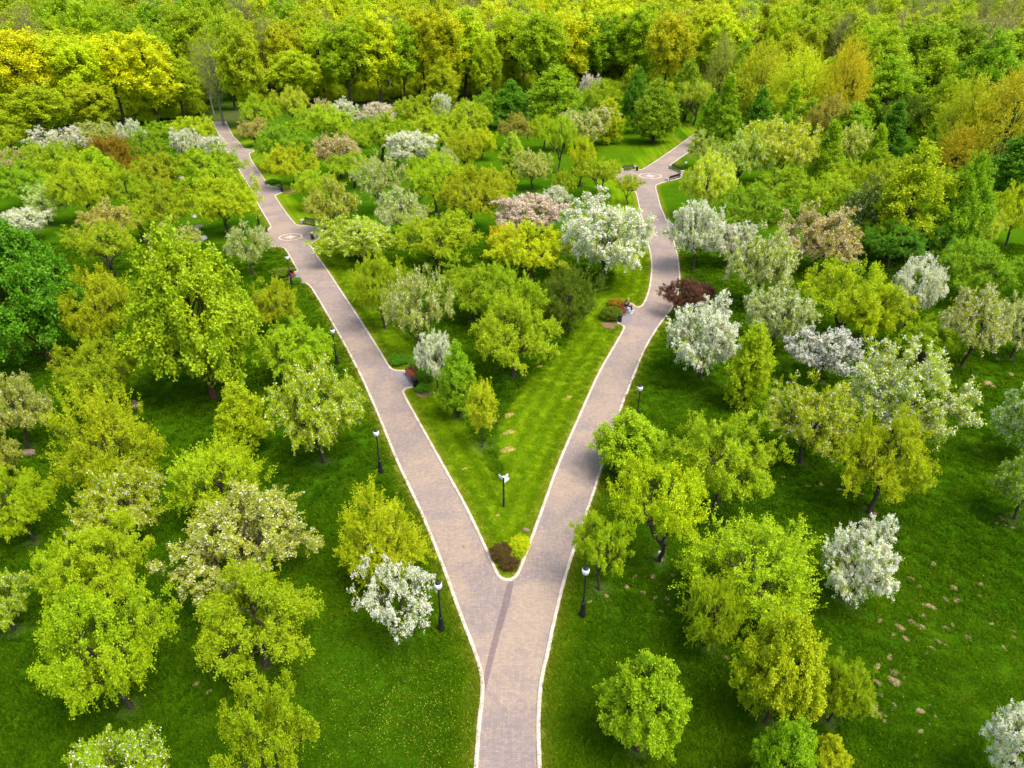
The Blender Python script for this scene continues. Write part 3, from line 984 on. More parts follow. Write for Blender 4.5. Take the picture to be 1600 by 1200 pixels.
# ------------------------------------------------------------------ the trees one by one: trunk foot (x, y), crown top y and crown width as seen in the photograph
T = [
# --- apple garden on the side of the straight path
(157, 1105, 900, 205, 'A0', 'yg', 'broad yellow-green apple tree filling the lower corner beside the tree with pale forked trunk'),
(142, 960, 808, 160, 'A0', 'yg', 'yellow-green apple tree merging into the broad one below it near the bottom left'),
(393, 1040, 868, 218, 'A0', 'yg', 'wide yellow-green apple tree whose pale forked trunk shows above the lowest apple tree'),
(412, 1240, 1052, 176, 'G', 'yg', 'yellow-green apple tree with crooked pinkish trunk cut by the bottom edge'),
(175, 1290, 1118, 180, 'A1', 'yg', 'yellow-green apple tree with small pale blossoms cut by the bottom edge near the corner'),
(-6, 985, 855, 95, 'A1', 'yg', 'apple tree with creamy blossoms cut by the edge beside the broad yellow-green pair'),
(372, 905, 745, 232, 'A1', 'be', 'wide greyish-cream apple tree behind the wide tree with the pale forked trunk'),
(340, 812, 680, 150, 'W', 'yg', 'feathery yellow-green tree rising behind the wide greyish-cream apple tree'),
(180, 850, 722, 146, 'A1', 'ol', 'yellowish apple tree with pale buds between the tall budding tree and the broad pair'),
(162, 775, 603, 150, 'W', 'ol', 'tall rounded yellow-green tree dotted with pale buds down its near side'),
(376, 706, 598, 74, 'O', 'yg', 'slim yellow-green tree standing alone on the grass below the big round maple'),
(490, 722, 560, 150, 'A1', 'yg', 'apple tree with creamy blossom tips across the lawn from the second lamp'),
(455, 598, 496, 122, 'A0', 'lg', 'bright green apple tree behind the one with creamy tips, next to the straight path'),
(299, 622, 360, 202, 'M', 'lg', 'very large round bright green maple with a reddish trunk on the grass'),
(38, 570, 352, 165, 'M', 'dg', 'very large deep green maple cut by the edge of the picture'),
(422, 525, 433, 90, 'A0', 'ol', 'small yellowish apple tree between the big maple and the lamp with the dark shrubs'),
(152, 565, 420, 132, 'A0', 'ol', 'olive apple tree squeezed between the deep green and the bright green maples'),
(150, 650, 525, 132, 'A0', 'ol', 'olive apple tree in front of its twin between the two big maples'),
(12, 700, 556, 112, 'A1', 'be', 'beige apple tree with cream-pink blossoms cut by the edge below the deep green maple', .5),
(-8, 752, 640, 70, 'A1', 'ol', 'pale yellow crown at the very edge under the beige blossoming apple tree'),
(20, 845, 692, 120, 'A0', 'yg', 'yellow-green apple tree cut by the edge next to the flat brown rock'),
(590, 905, 757, 142, 'W', 'fy', 'bushy golden-green tree beside the straight path behind the white blossoming tree'),
(614, 996, 855, 148, 'G2', 'yg', 'white blossoming apple tree with open crooked boughs beside the lowest lamp of the straight path'),
(347, 366, 270, 110, 'A0', 'fy', 'round yellow-green apple tree with drooping crown over three rocks by the straight path'),
(325, 295, 226, 96, 'A0', 'lg', 'yellow-green apple tree behind the drooping one, covering the foot of a lamp'),
(383, 429, 343, 84, 'G1', 'be', 'small thin apple tree with cream blossoms at the medallion of the straight path', .2),
(288, 252, 201, 46, 'A3', 'yg', 'white blossoming apple tree near the far end of the straight path, farther from the paving'),
(334, 252, 213, 48, 'A3', 'yg', 'white blossoming apple tree touching the far end of the straight path'),
(302, 232, 182, 70, 'A0', 'yg', 'yellow-green apple tree right behind the two white ones at the straight path'),
(250, 230, 190, 52, 'A0', 'mg', 'fresh green apple tree beside the white pair at the far end of the straight path'),
(225, 272, 205, 64, 'A0', 'mg', 'rounded green apple tree beside the rust-coloured one'),
(168, 288, 212, 74, 'W', 'rb', 'rust-coloured rounded tree among green apple trees'),
(203, 238, 187, 38, 'A3', 'yg', 'white blossoming apple tree just behind the rounded green one by the rust-coloured tree'),
(150, 232, 190, 62, 'A1', 'be', 'greyish apple tree with few blossoms right behind the rust-coloured tree'),
(92, 248, 198, 72, 'A3', 'be', 'greyish-white blossoming apple tree at the forest edge on the far side', .25),
(24, 272, 230, 50, 'A2', 'br', 'small pinkish blossoming apple tree near the edge below the yellow forest trees', .7),
(75, 305, 222, 94, 'A0', 'yg', 'yellow-green apple tree in front of the greyish-white blossoming one'),
(28, 330, 255, 96, 'A0', 'mg', 'green apple tree cut by the edge behind two white blossoming ones'),
(8, 240, 195, 60, 'A0', 'yg', 'yellow-green apple tree at the edge directly under the yellow forest maples'),
(65, 352, 288, 56, 'A2', 'yg', 'half white half green apple tree above the deep green maple'),
(33, 380, 326, 74, 'A3', 'yg', 'low white blossoming apple tree directly behind the deep green maple', .1),
(150, 300, 232, 58, 'M', 'lg', 'small bright green maple touching the rust-coloured tree'),
(125, 348, 250, 95, 'A0', 'yg', 'yellow-green apple tree before the small bright maple'),
(195, 335, 266, 64, 'A0', 'yg', 'yellow-green apple tree between the small maple and the golden one'),
(245, 305, 240, 76, 'A0', 'ol', 'olive-gold apple tree in front of the rounded green one'),
(254, 370, 282, 90, 'A0', 'ol', 'golden-green apple tree beside the drooping crown and the rocks'),
(170, 384, 312, 92, 'A1', 'br', 'brownish apple tree with pinkish buds in the middle of the green ones', .6),
(160, 432, 343, 112, 'G', 'yg', 'yellow-green apple tree with thick black trunk next to the deep green maple'),
(272, 415, 345, 84, 'A1', 'be', 'pale apple tree right behind the big round maple', .3),
(100, 300, 262, 50, 'A0', 'mg', 'green apple crown between the yellow-green ones below the greyish blossoming tree'),
(215, 380, 320, 50, 'A0', 'yg', 'small yellow-green apple tree between the brownish and the golden-green one'),
# --- inside the fork
(802, 588, 462, 158, 'A0', 'lg', 'wide bright green apple tree with a short trunk over the open lawn inside the fork'),
(800, 530, 420, 116, 'A0', 'lg', 'bright green apple tree just behind the wide one over the lawn inside the fork'),
(738, 500, 400, 128, 'A0', 'lg', 'bright green apple tree between the cream-flowered one and the wide one inside the fork'),
(648, 557, 410, 116, 'G1', 'be', 'tall cream-flowered apple tree with bare dark trunk behind the red bench', .1),
(594, 513, 390, 98, 'A0', 'yg', 'yellow-green apple tree on a bare trunk beside the cream-flowered one'),
(574, 478, 400, 60, 'A0', 'yg', 'small yellow-green apple tree on the kerb of the straight path inside the fork'),
(682, 612, 516, 74, 'O', 'yg', 'narrow tree under white blossoms next to the red bench'),
(714, 652, 537, 64, 'O', 'mg', 'egg-shaped green tree touching the white one by the red bench'),
(752, 699, 597, 54, 'Y', 'og', 'young thin-stemmed tree with reddish tips standing on the lawn of the fork'),
(890, 515, 412, 96, 'W', 'dk', 'dark yellow-green tree with hanging crown behind the bench with people'),
(829, 437, 344, 122, 'A0', 'fy', 'yellow-green apple tree with forked dark stems in the middle of the fork'),
(947, 441, 308, 136, 'A3', 'yg', 'largest creamy white blossoming apple tree, leaning over the curving path', .0),
(826, 375, 303, 112, 'A3', 'br', 'wide low apple tree covered in pinkish blossom behind the largest white one', .85),
(868, 330, 290, 42, 'A3', 'yg', 'small round white blossoming tree on the lawn behind the pinkish one'),
(880, 318, 266, 38, 'A0', 'yg', 'small yellow-green apple tree behind the small round white one'),
(942, 307, 246, 84, 'G', 'ol', 'gnarled olive apple tree with two dark stems near the medallion of the curving path'),
(984, 319, 272, 40, 'G', 'ol', 'little two-stemmed tree on the kerb of the curving path'),
(908, 290, 250, 34, 'A0', 'yg', 'little yellow-green tree beside the gnarled one with two stems'),
(874, 271, 182, 58, 'G', 'yg', 'yellow-green apple tree on long forked stems in the lawn of the fork'),
(908, 292, 214, 52, 'G', 'fy', 'thin yellow-green tree beside the one on long forked stems'),
(833, 296, 236, 56, 'A1', 'be', 'beige apple tree with small blossoms on a thin trunk in the lawn', .3),
(801, 279, 210, 38, 'O', 'gr', 'slender pale grey-green tree with a forked trunk'),
(915, 235, 168, 82, 'A2', 'ol', 'broad olive apple tree with rosy buds at the edge of the far lawn', .7),
(950, 225, 158, 44, 'O', 'fy', 'narrow yellow-green tree next to the one with rosy buds'),
(1025, 224, 130, 68, 'O', 'mg', 'dark green bushy tree where the far lawn meets the curving path'),
(995, 208, 112, 44, 'O', 'dg', 'deep green narrow tree behind the bushy one of the far lawn'),
(805, 235, 178, 52, 'A0', 'br', 'dark brownish apple tree in the shade behind the slender grey-green one'),
(850, 235, 180, 50, 'A0', 'yg', 'yellow-green apple tree behind the one on long forked stems'),
(868, 205, 118, 82, 'O', 'mg', 'bushy fresh green tree at the forest edge behind the rosy-budded one'),
(800, 202, 134, 62, 'O', 'dg', 'deep green bushy tree at the forest edge above the dark brownish apple tree'),
(932, 192, 127, 64, 'A0', 'lg', 'bright green round tree at the forest edge with a white one behind it'),
(922, 172, 113, 38, 'A3', 'br', 'small whitish blossoming tree at the forest edge inside the fork', .3),
(990, 185, 108, 40, 'O', 'ol', 'olive tree with bare twigs at the forest edge near the far lawn'),
(732, 222, 158, 76, 'A0', 'yg', 'dark-trunked yellow-green apple tree beside two small blossoming crowns'),
(685, 240, 174, 96, 'A0', 'yg', 'broad yellow-green apple tree behind the white one in the middle'),
(752, 250, 200, 48, 'A0', 'fy', 'small yellow-green apple tree casting dark shade on the inner lawn'),
(722, 272, 206, 54, 'A0', 'ol', 'upright olive-gold apple tree beside the white blossoming pair'),
(642, 265, 206, 86, 'A3', 'gr', 'large greyish-white blossoming apple tree in the middle of the far rows', .0),
(697, 282, 226, 38, 'A2', 'yg', 'narrow half-white apple tree beside the large greyish-white one'),
(592, 252, 178, 88, 'A0', 'yg', 'yellow-green apple tree in front of the row of whitish ones at the forest edge'),
(590, 205, 161, 66, 'A3', 'br', 'greyish-pink blossoming apple tree at the forest edge below dark trunks', .45),
(538, 205, 156, 44, 'A3', 'gr', 'white blossoming apple tree at the forest edge beside the greyish-pink one'),
(503, 196, 155, 42, 'A2', 'br', 'pinkish apple tree at the forest edge beside the white one', .7),
(690, 196, 147, 34, 'A3', 'yg', 'small white blossoming crown at the forest edge before thin trunks'),
(732, 198, 151, 26, 'A3', 'yg', 'tiny white blossoming crown right of the small one at the forest edge', .4),
(650, 205, 150, 70, 'A0', 'yg', 'yellow-green apple tree beside the small white crown at the forest edge'),
(765, 200, 140, 60, 'A0', 'mg', 'fresh green tree next to the tiny white crown at the forest edge'),
(505, 232, 163, 88, 'A0', 'yg', 'wide yellow-green apple tree in front of the pinkish one at the forest edge'),
(455, 198, 135, 52, 'A0', 'gr', 'grey-green rounded tree at the forest edge near the straight path'),
(405, 214, 147, 66, 'A0', 'lg', 'bright green apple tree just past the end of the straight path kerb'),
(440, 266, 192, 88, 'A0', 'mg', 'bright green apple tree close to the kerb above the dark bench'),
(396, 229, 183, 46, 'A1', 'br', 'small brownish apple tree with few blossoms by the small bay of the straight path'),
(452, 293, 224, 78, 'A0', 'ol', 'olive apple tree directly behind the dark bench'),
(528, 278, 208, 74, 'A2', 'br', 'brownish-grey blossoming apple tree two rows behind the dark bench', .6),
(549, 294, 237, 80, 'G', 'yg', 'flat-topped yellow-green apple tree with slanting black trunk'),
(587, 333, 236, 80, 'G1', 'be', 'crooked apple tree with cream blossoms on forked black stems'),
(490, 328, 264, 66, 'A0', 'yg', 'yellow-green apple tree between the dark bench and the olive one'),
(515, 366, 279, 88, 'A1', 'ol', 'dense olive apple tree behind the long bench of the medallion', .4),
(626, 376, 293, 76, 'A2', 'be', 'greyish apple tree with tufts of white blossom in the middle of the fork', .15),
(680, 335, 238, 96, 'A0', 'yg', 'yellow-green apple tree beside the large greyish-white one'),
(736, 362, 260, 104, 'A0', 'ol', 'spreading golden-green apple tree behind the pinkish blossoming one'),
(775, 322, 262, 62, 'A0', 'ol', 'golden apple tree at the edge of the inner lawn'),
(682, 420, 322, 122, 'A0', 'yg', 'broad yellow-green apple tree behind the bright green rows in the fork'),
(555, 410, 335, 122, 'A1', 'yg', 'wide yellow-green apple tree with few buds next to the medallion of the straight path'),
(790, 410, 350, 56, 'A0', 'or', 'orange-tinted small apple crown beside the one with forked dark stems'),
(640, 335, 290, 40, 'A0', 'mg', 'low green crown behind the tufted white apple tree'),
(470, 165, 90, 80, 'A0', 'yg', 'young yellow-green tree at the forest edge behind the grey-green rounded one'),
(560, 230, 200, 40, 'A0', 'ol', 'small olive apple tree just behind the brownish-grey blossoming one'),
# --- on the side of the curving path
(1007, 1172, 1018, 136, 'M', 'lg', 'young bright green maple standing alone on the lawn near the bottom edge'),
(944, 922, 797, 108, 'G', 'yg', 'light yellow-green apple tree leaning over the lamp and the kerb'),
(1046, 876, 702, 190, 'G', 'fy', 'spreading gnarled apple tree with dark limbs and a limewashed trunk'),
(985, 738, 636, 120, 'M', 'lg', 'round bright green tree reaching over the kerb of the curving path'),
(1135, 792, 630, 190, 'A0', 'yg', 'broad green apple tree behind the gnarled one with the limewashed trunk'),
(1180, 952, 790, 212, 'W', 'yg', 'massive bushy yellow-green tree next to the white umbrella-shaped one'),
(1118, 1010, 880, 100, 'W', 'yg', 'bushy yellow-green crown joined to the massive one on its near side'),
(1222, 1128, 952, 132, 'M', 'og', 'orange-olive maple in front of the massive bushy tree'),
(1316, 1127, 980, 116, 'A0', 'yg', 'yellow-green apple tree beside the orange-olive maple and the molehills'),
(1232, 1245, 1095, 104, 'M', 'mg', 'green maple cut by the bottom edge under the orange-olive one'),
(1293, 1235, 1100, 74, 'M', 'og', 'narrow orange-tipped maple at the bottom edge beside the green one'),
(1155, 1300, 1180, 105, 'A0', 'lg', 'green crown top just peeking in at the bottom edge beside the maples'),
(1352, 942, 806, 128, 'A3', 'yg', 'umbrella-shaped white blossoming apple tree on a thin trunk beside the molehills'),
(1612, 1230, 1043, 140, 'A3', 'yg', 'white blossoming apple tree cut by the bottom corner of the picture'),
(1390, 801, 636, 162, 'A0', 'og', 'golden-olive apple tree with a Y-shaped dark trunk'),
(1272, 723, 580, 148, 'A1', 'ol', 'olive apple tree with pale buds behind the golden-olive one'),
(1420, 700, 525, 190, 'A2', 'gr', 'very wide pale green apple tree full of white flowers behind the golden-olive one'),
(1295, 596, 505, 122, 'A3', 'dk', 'greyish-white flowering apple tree behind the very wide pale one'),
(1174, 636, 508, 72, 'O', 'yg', 'slim upright yellow-green tree in front of the beige flowering ones'),
(1104, 591, 465, 130, 'A3', 'gr', 'white flowering apple tree on V-shaped stems beside the dark purple one'),
(1217, 548, 444, 106, 'A2', 'be', 'beige flowering apple tree between the slim upright one and the broad open one', .1),
(1332, 531, 402, 168, 'G', 'fy', 'broad open yellow-green apple tree with dark forked trunk'),
(1365, 540, 440, 110, 'A0', 'fy', 'yellow-green crown leaning against the broad open apple tree'),
(1435, 512, 405, 92, 'A3', 'gr', 'bluish-white flowering apple tree beside the broad open one', .0),
(1532, 573, 434, 110, 'A2', 'ol', 'yellow apple tree dotted with cream flowers on a short dark trunk', .1),
(1606, 560, 430, 90, 'A2', 'gr', 'pale flowering tree at the edge behind the yellow cream-dotted one'),
(1455, 565, 492, 96, 'A0', 'yg', 'low yellow-green apple tree between the bluish-white and the very wide pale one'),
(1628, 722, 578, 112, 'A2', 'mg', 'pale green flowering tree cut by the edge above its lower neighbour'),
(1612, 812, 712, 100, 'A1', 'mg', 'lower pale green flowering tree cut by the edge'),
(1525, 470, 372, 134, 'A0', 'mg', 'leafy green apple tree behind the yellow cream-dotted one'),
(1195, 482, 352, 112, 'A2', 'gr', 'tall creamy flowering apple tree behind the dark purple one', .05),
(1092, 422, 312, 88, 'A3', 'yg', 'white flowering apple tree over the small bay of the curving path'),
(1140, 415, 342, 70, 'A3', 'be', 'creamy flowering apple tree beside the one over the small bay', .1),
(1110, 345, 238, 82, 'A1', 'fy', 'tall light yellow-green tree beside the lamp at the medallion of the curving path'),
(1178, 378, 285, 112, 'A0', 'mg', 'green apple tree next to the tall light one by the lamp'),
(1286, 428, 320, 106, 'A2', 'br', 'brownish-pink flowering apple tree at the edge of the dark lawn', .75),
(1238, 340, 262, 92, 'A0', 'yg', 'yellow-green apple tree in the row behind the brownish-pink one'),
(1300, 345, 272, 88, 'A0', 'yg', 'yellow-green apple tree in the row beside the brownish one, darker inside'),
(1365, 385, 280, 78, 'A1', 'dk', 'dark twiggy apple tree left in the shade of the tall pointed tree'),
(1425, 402, 230, 92, 'O', 'yg', 'tall pointed green tree, the wider of two beside the dark lawn'),
(1507, 410, 246, 66, 'O', 'mg', 'tall pointed green tree, the slimmer of two beside the dark lawn'),
(1462, 412, 330, 70, 'A0', 'dg', 'deep green low tree between the two tall pointed ones'),
(1400, 420, 345, 90, 'A0', 'dg', 'deep green spreading tree at the foot of the wider pointed one'),
(1540, 395, 320, 60, 'A0', 'gr', 'grey-green low tree next to the slimmer pointed one'),
(1595, 385, 288, 74, 'A0', 'fy', 'yellow-green tree at the edge behind the leafy green apple tree'),
(1594, 318, 234, 84, 'O', 'dg', 'deep green tree at the edge below the golden feathery ones'),
(1546, 312, 244, 46, 'A1', 'gr', 'small grey-green tree below the golden feathery ones'),
(1225, 290, 188, 100, 'A1', 'go', 'golden-brown apple tree in the far rows beside pale ones', .3),
(1160, 295, 206, 84, 'A1', 'gr', 'pale grey-green apple tree near the upper stretch of the curving path'),
(1100, 264, 204, 50, 'A1', 'gr', 'small pale apple tree touching the upper stretch of the curving path'),
(1185, 262, 192, 60, 'A0', 'fy', 'bright yellow-green small apple tree beside the golden-brown one'),
(1294, 300, 204, 54, 'C', 'lg', 'broad conical bright green tree before the silvery one'),
(1335, 268, 196, 66, 'A1', 'gr', 'silvery grey-green apple tree behind the broad conical one'),
(1396, 252, 182, 44, 'C', 'dg', 'deep green conical tree beside the dark gnarled one'),
(1368, 285, 206, 44, 'C', 'lg', 'bright green conical tree in front of the deep green one'),
(1330, 320, 250, 60, 'A0', 'yg', 'yellow-green low tree before the silvery one'),
(1385, 330, 250, 70, 'A0', 'ol', 'olive low tree beside the top of the wider pointed tree'),
(1422, 234, 150, 72, 'G', 'dk', 'dark gnarled tree with bare black stem beside the shaded lawn'),
(1452, 270, 196, 28, 'C', 'mg', 'very thin conical tree on the shaded lawn'),
(1264, 228, 167, 56, 'O', 'mg', 'round fresh green tree beside the grey twiggy one'),
(1236, 222, 143, 44, 'C', 'lg', 'bright green cone behind the round fresh green tree'),
(1187, 224, 151, 44, 'C', 'dg', 'deep green cone among the far rows'),
(1135, 232, 124, 54, 'C', 'mg', 'tall fresh green cone beside the end of the curving path'),
(1110, 230, 149, 38, 'C', 'mg', 'shorter fresh green cone beside the end of the curving path'),
(1090, 196, 128, 66, 'G', 'gr', 'grey-green gnarled tree past the end of the curving path'),
(1128, 168, 58, 60, 'L', 'be', 'tall whitish flowering tree at the forest edge past the curving path'),
(1190, 185, 68, 92, 'L', 'go', 'golden feathery tree next to the tall whitish one'),
(1252, 200, 80, 102, 'L', 'fy', 'yellow-green feathery tree in front of the golden one'),
(1322, 208, 62, 72, 'L', 'or', 'tall orange-topped tree with grey twigs beneath'),
(1376, 188, 54, 92, 'O', 'yg', 'leafy yellow-green tree behind the dark gnarled one'),
(1512, 268, 122, 92, 'L', 'go', 'golden feathery tree beside the shaded lawn, the smaller one'),
(1582, 280, 108, 124, 'L', 'or', 'large golden-orange feathery tree at the edge'),
(1498, 282, 200, 70, 'L', 'or', 'low orange feathery boughs in front of the golden tree by the shaded lawn'),
(1330, 240, 170, 60, 'O', 'mg', 'green bush-like tree under the dark gnarled one'),
(1300, 235, 150, 60, 'A0', 'br', 'grey twiggy tree with a dark hollow beneath it'),
(1220, 250, 180, 50, 'A0', 'mg', 'small green tree in the far rows between two cones'),
(1440, 330, 270, 40, 'A0', 'mg', 'small green tree behind the wider pointed one'),
(1490, 300, 262, 42, 'A0', 'mg', 'small green tree on the shaded lawn behind the slimmer pointed one'),
(1385, 205, 96, 84, 'O', 'mg', 'fresh green tree rising directly behind the dark gnarled one'),
(1455, 205, 84, 90, 'O', 'lg', 'bright green tree closing off the far end of the shaded lawn'),
(1475, 240, 128, 60, 'O', 'yg', 'yellow-green tree between the shaded lawn and the smaller golden feathery one'),
(1290, 185, 96, 60, 'O', 'mg', 'fresh green tree between the yellow-green and the orange-topped feathery ones'),
(1225, 175, 62, 70, 'O', 'ol', 'olive tree squeezed behind the golden and yellow-green feathery trees'),
(1345, 170, 50, 66, 'O', 'lg', 'bright green tree directly behind the orange-topped one'),
(1540, 215, 60, 90, 'O', 'mg', 'fresh green tall tree behind both golden feathery trees'),
(1160, 175, 70, 50, 'O', 'mg', 'green tree between the tall whitish and the golden feathery tree'),
(1270, 270, 215, 50, 'A0', 'mg', 'small green apple tree between the golden-brown and the silvery one'),
(1415, 300, 240, 56, 'A0', 'yg', 'yellow-green apple tree on the shaded side lawn above the wider pointed tree'),
(1075, 190, 100, 44, 'O', 'mg', 'fresh green tree past the end of the curving path behind the gnarled grey-green one'),
]
ORCH = []
for row in T:
    bx, by, yt, w, key, tint, label = row[:7]
    pink = row[7] if len(row) > 7 else 0.0
    if by < 450:
        w *= 1.22 if bx > 1200 else 1.13
    Pg, r, h = solve(bx, by, yt, w, key)
    if key == 'O' and 'under white blossoms' in label:
        key = 'A3'
        pk = .0
    t = plant(Pg[0], Pg[1], r, h, key, tint, label, None, pink)
    ORCH.append((Pg[0], Pg[1], r))
    if label.startswith('spreading gnarled'):
        mb = MB()
        m = TREES['G'][0]
        mb.lathe([(.25, -.05), (.225, .10), (.200, .30), (.185, .50)], 12)
        o = mb.build('limewash_band', M['lime'], None)
        o.parent = t
        o.scale = (1.05, 1.05, 1.0)
OA = np.array([(q[0], q[1]) for q in ORCH])
OA = OA[(OA[:, 1] < 130)]
at = lawn.data.attributes['bare']
bv = np.zeros(len(lawn.data.vertices), dtype=np.float32)
at.data.foreach_get('value', bv)
sel = np.where((np.abs(P[:, 0]) < 75) & (P[:, 1] < 130))[0]
dd_ = np.full(len(sel), 1e9)
for q in OA:
    dd_ = np.minimum(dd_, np.hypot(P[sel, 0] - q[0], P[sel, 1] - q[1]))
bv[sel] = np.maximum(bv[sel], .45 * np.exp(-(dd_ / .7) ** 2))
at.data.foreach_set('value', bv)
# purple plum beside the curving path
Pg, r, h = solve(1068, 492, 430, 76, 'A0')
plant(Pg[0], Pg[1], r, h, 'A0', 'pu', 'dark purple-leaved plum tree hanging over the kerb of the curving path', None)

# shrubs
def shrub(px, py, w, hh, tint, label, key='S'):
    p = G(px, py)
    dep = proj((p[0], p[1], .5))[2]
    r = w / 2 / FPX * dep
    return plant(p[0], p[1], r, hh, key, tint, label, 'shrubs planted beside the benches and the fork')
shrub(783, 870, 36, .85, 'rd', 'low red-brown shrub at the tip of the fork beside the yellow ball shrub')
shrub(796, 884, 34, .6, 'rd', 'low dark shrub nearest to the rounded kerb of the fork')
shrub(812, 862, 34, 1.05, 'ye', 'clipped ball-shaped yellow shrub at the tip of the fork')
shrub(806, 873, 22, .6, 'lg', 'small light green shrub below the yellow ball shrub at the fork')
shrub(624, 566, 34, .7, 'dg', 'deep green juniper behind the upper end of the red bench')
shrub(664, 596, 30, 1.1, 'dg', 'deep green shrub behind the bin of the red bench')
shrub(662, 612, 24, .7, 'dg', 'small deep green shrub on bare soil below the bin of the red bench')
shrub(655, 575, 30, 1.0, 'dg', 'deep green shrub filling the gap between red bench and white tree')
shrub(954, 499, 34, 1.3, 'dk', 'dark green shrub on mulch behind the bench with people')
shrub(962, 478, 26, .8, 'rb', 'rust-coloured low shrub behind the people on the bench')
shrub(440, 430, 34, .8, 'dk', 'dark shrub behind the bench at the lamp of the straight path')
shrub(464, 443, 16, .7, 'dg', 'small deep green shrub at the foot of the lamp by the small red bench')
shrub(427, 286, 26, .6, 'dg', 'deep green low shrub beside the dark bench')
shrub(1062, 366, 26, .9, 'dg', 'deep green shrub under the white tree at the small bay')
shrub(1092, 470, 44, 1.9, 'pu', 'purple shrub behind the dark purple plum tree')

# ------------------------------------------------------------------ forest edge and the forest behind it
FOREST_LABEL = {'ye': 'tall vivid yellow maple of the forest wall behind the orchard', 'yg': 'tall yellow-green tree of the forest wall behind the orchard', 'lg': 'tall bright green tree of the forest wall behind the orchard',
                'mg': 'tall fresh green tree of the forest wall behind the orchard', 'go': 'tall golden-leaved tree of the forest wall behind the orchard', 'ol': 'tall olive-leaved tree of the forest wall behind the orchard',
                'gy': 'tall grey twiggy tree of the forest with hardly any leaves', 'dg': 'tall deep green tree of the forest wall behind the orchard', 'fy': 'tall light yellow-green tree of the forest wall behind the orchard'}
FW = [(35, 212, 55, 122, 'F', 'ye', 'vivid yellow maple at the forest edge cut by the picture edge'), (112, 205, 60, 96, 'F', 'fy', 'yellow-green maple at the forest edge beside the vivid yellow one at the picture edge'),
      (172, 196, 60, 92, 'F', 'ye', 'yellow maple in the forest edge with dark double trunk below'), (225, 192, 56, 100, 'F', 'ye', 'broad yellow maple of the forest edge nearest to the end of the straight path'),
      (275, 188, 95, 66, 'F', 'yg', 'lower yellow-green tree filling the forest edge beside the dark trunks'), (60, 230, 150, 90, 'F', 'yg', 'lower yellow-green tree under the vivid yellow maple at the edge'),
      (140, 215, 150, 80, 'F', 'ol', 'lower olive tree at the foot of the yellow maples'),
      (330, 196, 48, 66, 'B', 'ol', 'thin tall twiggy tree where the straight path enters the forest'), (376, 200, 46, 74, 'F', 'yg', 'slender yellow-green tree where the straight path enters the forest'),
      (350, 172, 30, 60, 'F', 'yg', 'yellow-green tree closing the view at the end of the straight path'), (318, 180, 60, 50, 'B', 'ol', 'thin olive tree with leaning dark trunk before the end of the straight path'),
      (420, 163, 15, 52, 'B', 'gy', 'grey twiggy forest tree above the golden maple near the straight path'),
      (440, 163, 46, 66, 'F', 'go', 'golden maple at the forest edge near the straight path'), (462, 172, 88, 84, 'F', 'yg', 'low-crowned yellow-green maple in front of the golden one at the forest edge'),
      (498, 160, 46, 66, 'F', 'fy', 'light yellow-green maple between the golden and the bright green one at the forest edge'), (540, 166, 36, 78, 'F', 'lg', 'bright green maple at the forest edge above the white blossoming crowns'),
      (588, 163, 20, 82, 'F', 'ye', 'vivid yellow-gold maple at the forest edge with two slim dark trunks'), (628, 161, 40, 62, 'F', 'lg', 'bright green slim tree between the yellow-gold maples'),
      (660, 158, 14, 84, 'F', 'go', 'orange-gold maple in the middle of the forest edge'), (692, 166, 95, 58, 'O', 'ol', 'low egg-shaped olive tree before the orange-gold maple'), (690, 160, 16, 70, 'F', 'go', 'gold maple behind the low egg-shaped olive tree'),
      (725, 155, 12, 92, 'F', 'fy', 'tall yellow-green maple next to the gold one at the forest edge'), (775, 148, 6, 60, 'B', 'gy', 'bare twiggy tree rising above the forest edge in the middle'), (760, 160, 60, 50, 'F', 'yg', 'yellow-green undertree beside slim trunks'),
      (802, 150, 5, 84, 'F', 'fy', 'yellow-green maple to the right of the bare twiggy tree'), (845, 158, 8, 86, 'F', 'yg', 'broad yellow-green forest-edge maple behind the deep green bushy tree'), (888, 150, 10, 84, 'F', 'ye', 'yellow-tipped maple at the forest edge behind the bushy green tree'),
      (930, 148, 30, 80, 'F', 'mg', 'green forest-edge tree behind the small whitish one'), (975, 140, 0, 98, 'F', 'ye', 'vivid yellow forest-edge tree near the far lawn'), (1010, 150, 18, 88, 'F', 'lg', 'bright green forest-edge tree beside the vivid yellow one'),
      (1045, 165, 28, 70, 'F', 'go', 'golden-brown forest-edge tree at the end of the curving path'), (1070, 135, 0, 60, 'B', 'gy', 'grey twiggy tree behind the golden-brown one'), (1100, 130, 8, 66, 'F', 'ol', 'olive forest tree behind the tall whitish flowering one'),
      (1165, 130, 8, 74, 'F', 'yg', 'yellow-green forest tree behind the golden feathery one'), (1225, 135, -5, 84, 'F', 'ol', 'olive forest tree above the yellow-green feathery one'), (1290, 140, 0, 80, 'F', 'ol', 'olive forest tree above the orange-topped one'),
      (1320, 150, -8, 60, 'B', 'gy', 'bare forked tree behind the orange-topped one'), (1410, 150, -15, 70, 'B', 'gy', 'bare forked tree above the dark gnarled one'), (1360, 150, 30, 80, 'F', 'yg', 'yellow-green forest tree behind the leafy one'),
      (1445, 170, 40, 90, 'F', 'mg', 'fresh green forest tree behind the shaded lawn'), (1495, 165, 40, 80, 'F', 'mg', 'green forest tree behind the smaller golden feathery one'), (1545, 160, 5, 90, 'B', 'gy', 'large bare twiggy tree above the golden feathery ones'),
      (1590, 185, 50, 100, 'F', 'lg', 'bright green forest tree at the edge behind the golden-orange one'), (1560, 140, 20, 60, 'F', 'fy', 'yellow-green forest tree beside the large bare one')]
FP = []
